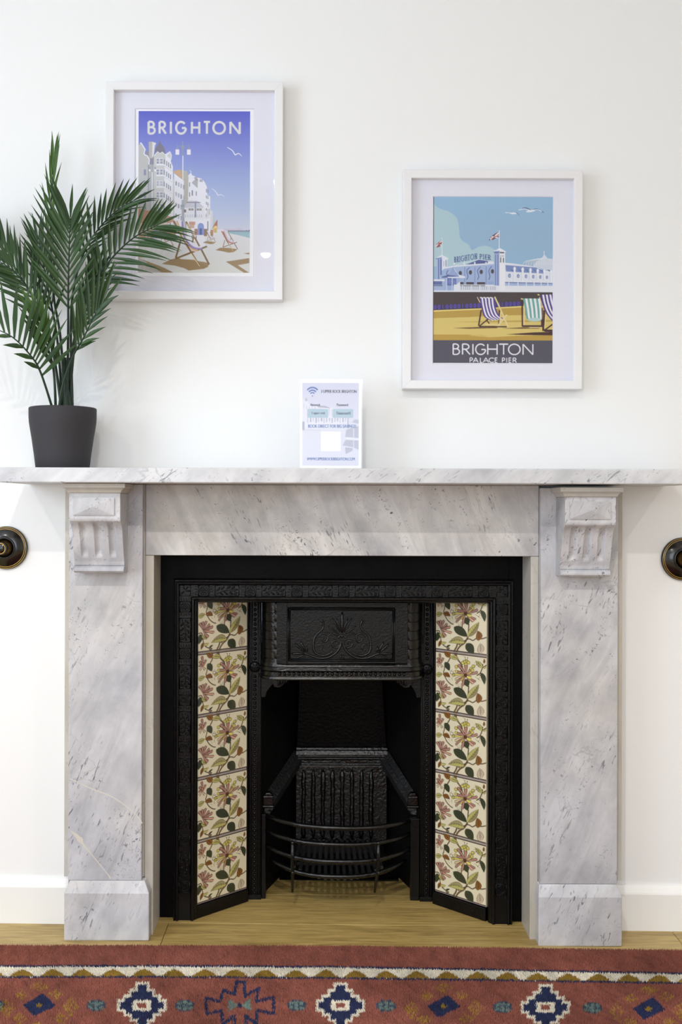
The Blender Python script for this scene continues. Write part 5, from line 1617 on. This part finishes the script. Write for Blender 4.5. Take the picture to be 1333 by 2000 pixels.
def card_image():
    K = (570, 720, 8.331)
    cv = Canvas(588.5, 742.5, 706.5, 912.0, 2.2, 3)
    cv.a[:] = np.array(lin((246, 246, 250)), np.float32)
    cv.frame(*K)
    cv.vgrad(172, 232, 1094, 1556, [(0, (206, 207, 228)), (0.35, (213, 214, 230)), (0.6, (216, 217, 229)), (1, (204, 207, 228))])
    G1, G2, G3 = (194, 194, 208), (176, 176, 194), (204, 204, 217)
    # pale photograph of a seaside terrace, beach and chairs
    cv.poly([(172, 520), (215, 470), (265, 480), (270, 560), (300, 600), (640, 620), (700, 640), (900, 760), (900, 880), (172, 950)], (222, 222, 234))
    for k in range(16): cv.rect(190 + 46 * k, 560 + (k % 3) * 20 + k * 8, 204 + 46 * k, 640 + k * 12, G3)
    for k in range(15): cv.rect(255 + 44 * k, 790, 255 + 44 * k + 14 + (k * 7) % 12, 870 - (k % 3) * 12, G2 if k % 2 else G1)
    cv.rect(172, 850, 210, 985, (172, 172, 192)); cv.ell(236, 500, 24, 26, (190, 190, 206)); cv.poly([(430, 590), (560, 600), (640, 640), (420, 620)], G2)
    cv.poly([(980, 860), (1030, 810), (1094, 820), (1094, 885)], (186, 188, 204)); cv.rect(910, 770, 925, 960, G2)
    cv.poly([(172, 990), (480, 960), (1094, 975), (1094, 1556), (172, 1556)], (217, 217, 229)); cv.line([(180, 995), (300, 985), (470, 990)], 8, G1); cv.line([(180, 1190), (330, 1160)], 5, G3)
    for P_ in ([(890, 980), (1040, 930), (1094, 920), (1094, 1110), (870, 1095)], [(880, 1140), (1094, 1150), (1094, 1300), (1010, 1260), (830, 1230)], [(870, 1260), (990, 1270), (1000, 1310), (880, 1370)]): cv.poly(P_, (184, 185, 201))
    cv.line([(885, 1110), (1090, 1135)], 26, (226, 226, 236)); cv.line([(1010, 950), (1010, 1320)], 14, (214, 214, 226))
    # wifi sign
    BL = (92, 118, 178)
    for r, w in ((116, 26), (76, 24), (40, 20)): cv.line(arc(337, 430, r * 0.98, r * 1.08, 222, 318, 18), w, BL)
    cv.ell(337, 441, 9, 10, (70, 86, 150))
    put_text(cv, '3 UPPER ROCK BRIGHTON', 476, 1052, 342, 390, (54, 52, 76), bold=4)
    put_text(cv, 'Network', 306, 462, 562, 602, (56, 54, 76), bold=5); put_text(cv, 'Password', 732, 916, 560, 602, (56, 54, 76), bold=5)
    for a, b in ((254, 596), (668, 1004)):
        cv.rect(a + 14, 648, b - 14, 788, (172, 194, 208)); cv.rect(a, 664, b, 772, (172, 194, 208))
        for xx in (a + 15, b - 15):
            for yy in (663, 773): cv.ell(xx, yy, 15, 15, (172, 194, 208))
    put_text(cv, '3 upper rock', 322, 542, 692, 742, (74, 86, 112), bold=4); put_text(cv, 'Tinternet41', 722, 956, 690, 738, (70, 82, 108), bold=4)
    put_text(cv, 'BOOK DIRECT FOR BIG SAVINGS!', 268, 1046, 896, 948, (76, 110, 170), bold=4)
    cv.rect(478, 1010, 800, 1322, (246, 246, 249))
    put_text(cv, 'WWW.UPPERROCKBRIGHTON.COM', 248, 1028, 1424, 1470, (76, 104, 168), bold=4)
    return cv.result()


YC = -0.105
base_z = SHELF_T + 0.0002
cA, cB = W(588.0, 741.5, YC), W(707.0, 913.0, YC)
card = empty('acrylic_sign', ((cA.x + cB.x) / 2, YC, base_z), label='small white wifi notice in a clear acrylic stand on the mantel shelf', cat='sign')
MB().box(cA.x + 0.0008, cB.x - 0.0008, YC + 0.0009, YC + 0.0014, base_z + 0.003, cA.z - 0.0008).build('paper_sheet', M['paper'], card)
img = card_image()
print_mesh('printed_notice', img, (0, 0, 0), (1, 0, 0), (0, 0, 1), cB.x - cA.x - 0.002, cA.z - base_z - 0.0045, M['print'], card, Vector((cA.x + 0.001, YC + 0.0007, cA.z - 0.001)) - world_loc(card))
ax0, ax1 = cA.x - 0.0022, cB.x + 0.0015
m = MB(); m.box(ax0, ax1, YC - 0.0014, YC + 0.0002, base_z, cA.z + 0.0012); m.build('front_panel', M['glass'], card)
m = MB(); m.box(ax0, ax1, YC + 0.0018, YC + 0.0034, base_z, cA.z + 0.0012); m.build('rear_panel', M['glass'], card)
MB().box(ax0, ax1, YC + 0.0036, YC + 0.045, base_z, base_z + 0.0018).build('foot', M['glass'], card)

# ================================================================== black and brass wall roundels (bell pulls)
def roundel(px, py, label):
    c = W(px, py, -0.008)
    t = empty('bell_pull', (c.x, 0, c.z), label=label, cat='bell pull', group=None)
    m = MB().lathe([(0.0, -0.0005), (0.0515, -0.0005), (0.0515, -0.006), (0.050, -0.0085), (0.0475, -0.0095), (0.0455, -0.0095), (0.044, -0.0105), (0.038, -0.0145), (0.030, -0.0175), (0.026, -0.0185), (0.0, -0.0185)], (c.x, 0, c.z), 'y', 56)
    m.build('backplate', M['ebony'], t)
    for R_, y, r in ((0.0490, -0.0091, 0.0006), (0.0452, -0.0100, 0.0007)):
        MB().tube([(c.x + R_ * math.cos(a), y, c.z + R_ * math.sin(a)) for a in np.linspace(0, 2 * PI, 57)], r, 6, caps=False).build('brass_ring', M['brass'], t)
    MB().lathe([(0.0, -0.018), (0.0255, -0.018), (0.0265, -0.020), (0.025, -0.0225), (0.0222, -0.0225), (0.0215, -0.020), (0.012, -0.020), (0.0, -0.020)], (c.x, 0, c.z), 'y', 40).build('collar', M['ebony'], t)
    MB().lathe([(0.0, -0.0195), (0.0195, -0.0195), (0.0185, -0.022), (0.0135, -0.028), (0.0120, -0.034), (0.0, -0.034)], (c.x, 0, c.z), 'y', 36).build('neck', M['bronze'], t)
    MB().lathe([(0.0, -0.033), (0.0125, -0.033), (0.0145, -0.038), (0.0150, -0.044), (0.0135, -0.050), (0.0105, -0.053), (0.0, -0.054)], (c.x, 0, c.z), 'y', 32).build('knob', M['ebony'], t)
    MB().tube([(c.x + 0.0122 * math.cos(a), -0.0518, c.z + 0.0122 * math.sin(a)) for a in np.linspace(0, 2 * PI, 33)], 0.0009, 6, caps=False).build('brass_ring', M['brass'], t)


roundel(11, 1070, 'round black bell pull with brass rings on the wall left of the mantelpiece')
roundel(1335.5, 1092, 'round black bell pull with brass rings on the wall right of the mantelpiece')

# ================================================================== potted palm
YP = -0.12
pc = W(122.5, 912, YP)
pz = SHELF_T + 0.0002
palm = empty('potted_palm', (pc.x, YP, pz), label='green potted palm in a tapered dark grey pot on the shelf\'s left end', cat='plant')
H = WZ(798.5, YP) - pz
prof = [(0.0, 0.0), (0.0585, 0.0), (0.0600, 0.002), (0.0640, H * 0.25), (0.0690, H * 0.5), (0.0732, H * 0.68), (0.0748, H * 0.76), (0.0755, H * 0.84), (0.0757, H - 0.003), (0.0750, H - 0.0008), (0.0735, H), (0.0712, H - 0.001), (0.0705, H - 0.006), (0.068, H - 0.03), (0.0, H - 0.03)]
MB().lathe(prof, (pc.x, YP, pz), 'z', 64).build('pot', M['pot'], palm)
sv = MB().lathe([(0.0, H - 0.016), (0.02, H - 0.014), (0.045, H - 0.017), (0.0682, H - 0.020), (0.0672, H - 0.029), (0.0, H - 0.029)], (pc.x, YP, pz), 'z', 32)
sv.build('soil', M['soil'], palm)
ZS = 3.031


def zp(zx, zy, dy): return W(zx / ZS, 270 + zy / ZS, YP + dy)


# ringed trunk and a second stem
def trunk(pts, r0, r1, n):
    P = [zp(*p) for p in smooth_path(pts, n)]
    rr = [(r0 + (r1 - r0) * i / (len(P) - 1)) * (1.0 + (0.10 if i % 2 else 0.0)) for i in range(len(P))]
    MB().tube(P, rr, 10).build('trunk', M['stem'], palm)


trunk([(402, 1640, 0.0), (392, 1540, 0.0), (384, 1420, 0.0), (378, 1300, 0.005)], 0.0098, 0.0055, 7)
trunk([(424, 1640, 0.012), (414, 1540, 0.012), (412, 1430, 0.01), (420, 1300, 0.008)], 0.0085, 0.0045, 7)


def leaflet(base, d, nrm, L, w, droop, curl, mat, parent):
    n = 6
    d = d.normalized(); side = d.cross(nrm).normalized(); nrm = side.cross(d).normalized()
    v, fs = [], []
    for i in range(n + 1):
        s = i / n
        c = base + d * (L * s) + Vector((0, 0, -1)) * (droop * L * s * s) + nrm * (curl * L * s * s)
        hw = w / 2 * max(0.02, min(1.0, (0.35 + 1.9 * s)) * (1 - max(0, (s - 0.30) / 0.70) ** 1.7))
        lift = hw * 0.38
        v += [c - side * hw + nrm * lift, c, c + side * hw + nrm * lift, c - nrm * 0.0007]
    for i in range(n):
        a, b = i * 4, i * 4 + 4
        for k in range(4): fs.append((a + k, a + (k + 1) % 4, b + (k + 1) % 4, b + k))
    fs += [(3, 2, 1, 0), tuple(n * 4 + k for k in range(4))]
    m = MB().add(v, fs, False)
    return m.build('leaflet', mat, parent)


def frond(pts, t0, nccw, ncw, Lccw, Lcw, accw, acw, w=19, nrm=(0, -1, 0.15), mat='leaf', r=0.0030, prof=0.45, droop=(0.06, 0.12), tipang=0.45):
    S = smooth_path(pts, 10)
    P = [zp(*p) for p in S]
    n = len(P)
    rr = [r * (1.15 - 0.85 * i / (n - 1)) for i in range(n)]
    fr = MB().tube(P, rr, 7).build('frond', M['stem'], palm)
    N0 = Vector(nrm).normalized()
    sc = (CAM_D + YP) / F / ZS
    for sgn, cnt, L0, ang, dr in ((1, nccw, Lccw, accw, droop[0]), (-1, ncw, Lcw, acw, droop[1])):
        for k in range(cnt):
            u = (k + (0.5 if sgn > 0 else 0.2)) / cnt
            f = (t0 + (0.985 - t0) * u) * (n - 1)
            i = int(f); fr_ = f - i; j = min(i + 1, n - 1)
            p = P[i].lerp(P[j], fr_); t = (P[min(j + 1, n - 1)] - P[max(i - 1, 0)]).normalized()
            side = N0.cross(t).normalized() * sgn
            a = math.radians(ang * (1 - (1 - tipang) * u ** 1.3) + random.uniform(-3, 3))
            d = t * math.cos(a) + side * math.sin(a) + N0 * random.uniform(0.02, 0.16)
            L = L0 * sc * (prof + (1 - prof) * math.sin(PI * min(1, 0.22 + 0.62 * u)) ** 0.8) * random.uniform(0.93, 1.06)
            leaflet(p + side * r * 0.5, d, N0 + side * -0.35 + Vector((random.uniform(-.15, .15), 0, random.uniform(-.15, .15))), L, w * 1.14 * sc * random.uniform(0.9, 1.1), dr * random.uniform(0.6, 1.4), random.uniform(-0.04, 0.06), M[mat], fr)
    leaflet(P[-1], (P[-1] - P[-3]), N0, Lccw * sc * 0.6, w * sc * 0.9, 0.02, 0.0, M[mat], fr)


# back fronds first
frond([(388, 1650, .02), (360, 1200, .035), (320, 950, .04), (303, 700, .04), (300, 450, .04), (312, 250, .04), (326, 110, .04)], 0.52, 6, 7, 240, 250, 9, 10, w=17, mat='leaf_light', droop=(0, 0))
frond([(375, 1650, .02), (340, 1200, .05), (290, 920, .06), (255, 740, .065), (225, 600, .065)], 0.36, 10, 11, 290, 280, 24, 28, w=20)
frond([(430, 1650, .02), (420, 1100, .03), (445, 850, .04), (505, 660, .045), (590, 530, .045), (690, 430, .04), (790, 370, .035)], 0.44, 14, 14, 250, 240, 40, 30, w=21)
frond([(378, 1650, .02), (290, 1150, .03), (205, 960, .035), (110, 800, .04), (10, 640, .045), (-60, 540, .045)], 0.36, 14, 15, 280, 290, 40, 34, w=21)
frond([(405, 1650, 0.01), (440, 1250, 0.01), (490, 1080, .005), (545, 920, 0.0), (580, 780, 0)], 0.40, 11, 10, 260, 250, 26, 30, w=21)
frond([(412, 1650, .01), (425, 1300, 0), (470, 1060, -.01), (535, 905, -.02), (600, 790, -.03), (690, 680, -.04), (790, 590, -.05), (880, 540, -.055), (945, 508, -.06)], 0.42, 16, 17, 235, 330, 50, 58, w=22, droop=(0.0, 0.14), tipang=0.4)
frond([(372, 1650, .0), (310, 1240, -.01), (240, 1030, -.02), (150, 870, -.03), (60, 770, -.04), (-60, 700, -.05)], 0.34, 14, 14, 290, 300, 40, 38, w=21)
frond([(396, 1650, 0), (402, 1300, -.015), (404, 1100, -.03), (404, 900, -.04), (408, 720, -.045), (413, 560, -.04), (418, 470, -.03)], 0.40, 17, 15, 390, 290, 42, 38, w=24, prof=0.5, droop=(0.02, 0.02))
frond([(332, 1650, -.01), (318, 1380, -.03), (275, 1210, -.045), (225, 1040, -.05)], 0.34, 5, 6, 280, 260, 24, 24, w=26, mat='leaf_light')
frond([(345, 1650, -.03), (370, 1470, -.04), (430, 1295, -.055), (490, 1190, -.07), (560, 1050, -.08), (612, 975, -.085)], 0.46, 11, 8, 320, 170, 38, 28, w=24, droop=(0.0, 0.10))
frond([(327, 1650, -.02), (242, 1390, -.05), (180, 1285, -.07), (70, 1175, -.09), (-70, 1110, -.10)], 0.22, 5, 14, 110, 360, 38, 64, w=27, droop=(0.1, 0.0), r=0.0026, tipang=0.75)

# ================================================================== patterned rug
PH = 0.0115
edge_px = [(-260, 1840.5), (0, 1843), (300, 1843.3), (680, 1844.5), (1000, 1848.5), (1333, 1853), (1600, 1857)]
eg = [ground(x, y, PH) for x, y in edge_px]
ex, ey = np.array([e[0] for e in eg]), np.array([e[1] for e in eg])
RX0, RX1, RY1, PILE_Y = -0.98, 1.06, -1.75, -0.66
rug = empty('patterned_rug', (0.05, -0.9, floor_z(0.05)), label='brick red tribal rug with blue and cream motifs before the fireplace', cat='rug')
m = MB()
cols_ = np.linspace(RX0, RX1, 14)
v, fs = [], []
for x in cols_:
    e = float(np.interp(x, ex, ey)); z = floor_z(x)
    v += [(x, e, z + 0.0005), (x, e, z + 0.006), (x, RY1, z + 0.006), (x, RY1, z + 0.0005)]
for i in range(len(cols_) - 1):
    a, b = i * 4, i * 4 + 4
    for k in range(4): fs.append((a + k, a + (k + 1) % 4, b + (k + 1) % 4, b + k))
fs += [(3, 2, 1, 0), tuple((len(cols_) - 1) * 4 + k for k in range(4))]
m.add(v, fs).build('backing', M['rug_base'], rug)

SPC = 0.0023
gx, gy = np.meshgrid(np.arange(RX0, RX1, SPC), np.arange(PILE_Y, -0.08, SPC))
gx = gx.ravel() + rng.uniform(-0.5, 0.5, gx.size) * SPC; gy = gy.ravel() + rng.uniform(-0.5, 0.5, gy.size) * SPC
keep = gy < np.interp(gx, ex, ey) - 0.001
gx, gy = gx[keep], gy[keep]
NT = gx.size


def value_noise(x, y, s, seed):
    r = np.random.default_rng(seed).random((128, 128))
    u, v_ = x * s + 50, y * s + 50
    i, j = np.floor(u).astype(int), np.floor(v_).astype(int); fu, fv = u - i, v_ - j
    fu, fv = fu * fu * (3 - 2 * fu), fv * fv * (3 - 2 * fv)
    g = lambda a, b: r[a % 128, b % 128]
    return (g(i, j) * (1 - fu) + g(i + 1, j) * fu) * (1 - fv) + (g(i, j + 1) * (1 - fu) + g(i + 1, j + 1) * fu) * fv


# colour of every tuft
qx = gx + rng.normal(0, 0.0009, NT); qy = gy + rng.normal(0, 0.0009, NT)
RED, NAVY, CREAM, GOLD, TEAL = (np.array(lin(c)) for c in ((133, 79, 67), (40, 46, 76), (208, 200, 182), (132, 104, 42), (102, 120, 112)))
tc = np.tile(RED, (NT, 1))


def pip(pts):
    P = np.array([ground(x, y, PH) for x, y in pts])
    bb = (qx >= P[:, 0].min()) & (qx <= P[:, 0].max()) & (qy >= P[:, 1].min()) & (qy <= P[:, 1].max())
    ids = np.nonzero(bb)[0]
    if not len(ids): return ids
    X, Y = qx[ids], qy[ids]; ins = np.zeros(len(ids), bool)
    for i in range(len(P)):
        xa, ya = P[i]; xb, yb = P[(i + 1) % len(P)]
        if ya == yb: continue
        c = ((ya > Y) != (yb > Y)) & (X < (xb - xa) * (Y - ya) / (yb - ya) + xa)
        ins ^= c
    return ids[ins]


def paint(pts, c, prob=1.0):
    ids = pip(pts)
    if prob < 1: ids = ids[rng.random(len(ids)) < prob]
    tc[ids] = c


def stroke(pts, w, c, prob=1.0):
    for (xa, ya), (xb, yb) in zip(pts[:-1], pts[1:]):
        d = math.hypot(xb - xa, yb - ya); nx, ny = -(yb - ya) / d * w / 2, (xb - xa) / d * w / 2
        ex_, ey_ = (xb - xa) / d * w / 3, (yb - ya) / d * w / 3
        paint([(xa + nx - ex_, ya + ny - ey_), (xb + nx + ex_, yb + ny + ey_), (xb - nx + ex_, yb - ny + ey_), (xa - nx - ex_, ya - ny - ey_)], c, prob)


TOPL = ([-260, 0, 340, 660, 900, 1100, 1333, 1600], [1884, 1884.5, 1884, 1886.5, 1890.5, 1894.5, 1899.5, 1905])
BOTL = ([-260, 0, 340, 660, 900, 1100, 1333, 1600], [1906.5, 1906, 1905.8, 1908, 1911, 1914, 1918.5, 1924])
tl = lambda x: float(np.interp(x, *TOPL)); bl = lambda x: float(np.interp(x, *BOTL))
xs_ = list(range(-250, 1600, 50))
paint([(x, tl(x)) for x in xs_] + [(x, bl(x)) for x in xs_[::-1]], CREAM)
x = 45 - 59.2 * 5
while x < 1600:
    paint([(x - 27, bl(x - 27) - 0.5), (x - 12, bl(x) - 11), (x, bl(x) - 16), (x + 12, bl(x) - 11), (x + 27, bl(x + 27) - 0.5)], GOLD)
    x += 59.2
stroke([(x, tl(x)) for x in xs_], 3.6, NAVY, 0.95); stroke([(x, bl(x)) for x in xs_], 3.4, NAVY, 0.92)


def row_y(x): return 1961 + float(np.interp(x, [0, 700, 1333], [0, 0.5, 7]))


def cross(cx):
    cy = row_y(cx)
    def shape(k, g):
        st_ = [(11 + g, 42 + g), (22 + g, 29 + g), (34 + g, 18 + g), (45 + g, 9 + g)]
        q1 = []
        for i, (a, b) in enumerate(st_):
            q1.append((a, -b))
            if i < 3: q1.append((a, -st_[i + 1][1]))
        pts = q1 + [(a, -b) for a, b in q1[::-1]]
        pts = pts + [(-a, b) for a, b in pts[::-1]]
        return [(cx + a * k, cy + b * k) for a, b in pts]
    paint(shape(1.0, 3), CREAM); paint(shape(1.0, -2), NAVY)
    paint([(cx - 18, cy - 10), (cx + 18, cy - 10), (cx + 18, cy + 10), (cx - 18, cy + 10)], CREAM); paint([(cx - 9, cy - 5), (cx + 9, cy - 5), (cx + 9, cy + 5), (cx - 9, cy + 5)], RED)


def ros_(cx):
    cy = row_y(cx)
    pts = [(cx + 21 * math.cos(a) * (1.0 if k % 2 else 0.86), cy + 12 * math.sin(a) * (1.0 if k % 2 else 0.86)) for k, a in enumerate(np.linspace(0, 2 * PI, 17)[:-1])]
    paint(pts, NAVY * 0.8 + TEAL * 0.2)
    for dx, dy in ((-10, -4), (0, -6), (10, -4), (-11, 4), (0, 6), (10, 5), (0, 0)):
        paint([(cx + dx + 5 * math.cos(a), cy + dy + 3.4 * math.sin(a)) for a in np.linspace(0, 2 * PI, 8)[:-1]], TEAL, 0.9)


def dia(cx):
    cy = row_y(cx)
    for dx, dy, w, h in ((-62, 6, 16, 22), (62, 4, 16, 20), (0, -36, 22, 10), (-34, -20, 14, 10), (34, -22, 16, 10), (-38, 26, 16, 12), (42, 26, 16, 12), (0, 40, 20, 8)):
        paint([(cx + dx - w, cy + dy), (cx + dx, cy + dy - h), (cx + dx + w, cy + dy), (cx + dx, cy + dy + h)], GOLD * 1.35, 0.40)
    paint([(cx - 31, cy - 1), (cx + 8, cy - 23), (cx + 33, cy + 1), (cx - 10, cy + 22)], NAVY)
    paint([(cx - 7, cy), (cx, cy - 5), (cx + 7, cy), (cx, cy + 5)], GOLD)


def star(cx):
    cy = row_y(cx)
    P = [(-7, -46), (9, -46), (10, -18), (38, -34), (32, -8), (66, -16), (66, 16), (34, 10), (32, 38), (12, 20), (10, 46), (-10, 46), (-12, 20), (-34, 38), (-36, 10), (-64, 16), (-66, -14), (-38, -8), (-32, -30), (-10, -22), (-7, -46)]
    stroke([(cx + a, cy + b) for a, b in P], 6.0, NAVY, 0.92)
    paint([(cx - 22, cy - 14), (cx - 3, cy), (cx - 22, cy + 12)], TEAL, 0.95); paint([(cx + 22, cy - 14), (cx + 3, cy), (cx + 22, cy + 12)], TEAL, 0.95)
    paint([(cx - 4, cy - 5), (cx + 4, cy - 5), (cx + 4, cy + 5), (cx - 4, cy + 5)], NAVY)


for cx in (-112, 278, 666, 1066, 1460): cross(cx)
for cx in (-10, 189, 362, 580, 755, 982, 1158, 1370): ros_(cx)
for cx in (76.5, 867, 1268): dia(cx)
star(469)
# wool shade varies a little from skein to skein (abrash runs along the weft)
ab = 0.56 + 0.40 * value_noise(gx, gy, 9.0, 3) + 0.30 * value_noise(gx * 2.2, gy, 26.0, 4) + 0.22 * value_noise(gx * 4.0 + gy * 2, gy, 40.0, 6)
tc = tc * (ab * rng.uniform(0.82, 1.18, NT))[:, None]
# tuft geometry: leaning three-sided tips
ang = rng.uniform(0, 2 * PI, NT); rad = SPC * 0.80
nap = value_noise(gx, gy, 14.0, 9)
lx = (rng.normal(0, 0.0011, NT) + (nap - 0.5) * 0.004); ly = (rng.normal(0, 0.0011, NT) - 0.0012 + (value_noise(gx, gy, 11.0, 12) - 0.5) * 0.003)
hh = rng.uniform(0.0052, 0.0072, NT) * (0.9 + 0.2 * nap)
zb_ = FLOOR0 - FSLOPE * (gx - 0.05) + 0.0058
co = np.zeros((NT, 4, 3), np.float32)
for k in range(3):
    co[:, k, 0] = gx + rad * np.cos(ang + k * 2 * PI / 3); co[:, k, 1] = gy + rad * np.sin(ang + k * 2 * PI / 3); co[:, k, 2] = zb_
co[:, 3, 0] = gx + lx; co[:, 3, 1] = gy + ly; co[:, 3, 2] = zb_ + hh
base = (np.arange(NT) * 4)[:, None]
tri = np.concatenate([base + np.array([[0, 1, 3]]), base + np.array([[1, 2, 3]]), base + np.array([[2, 0, 3]])], 1).reshape(-1)
me = bpy.data.meshes.new('pile')
me.vertices.add(NT * 4); me.vertices.foreach_set('co', (co - np.array(rug.location, np.float32)).reshape(-1))
me.loops.add(tri.size); me.loops.foreach_set('vertex_index', tri.astype(np.int32))
me.polygons.add(tri.size // 3); me.polygons.foreach_set('loop_start', (np.arange(tri.size // 3) * 3).astype(np.int32))
me.update(calc_edges=True)
at_ = me.color_attributes.new('Col', 'FLOAT_COLOR', 'POINT')
cc = np.ones((NT, 4, 4), np.float32); cc[:, :, :3] = tc[:, None, :]
at_.data.foreach_set('color', cc.reshape(-1))
me.materials.append(M['pile'])
po = bpy.data.objects.new('pile', me); col.objects.link(po); po.parent = rug
tag(po, kind='stuff')
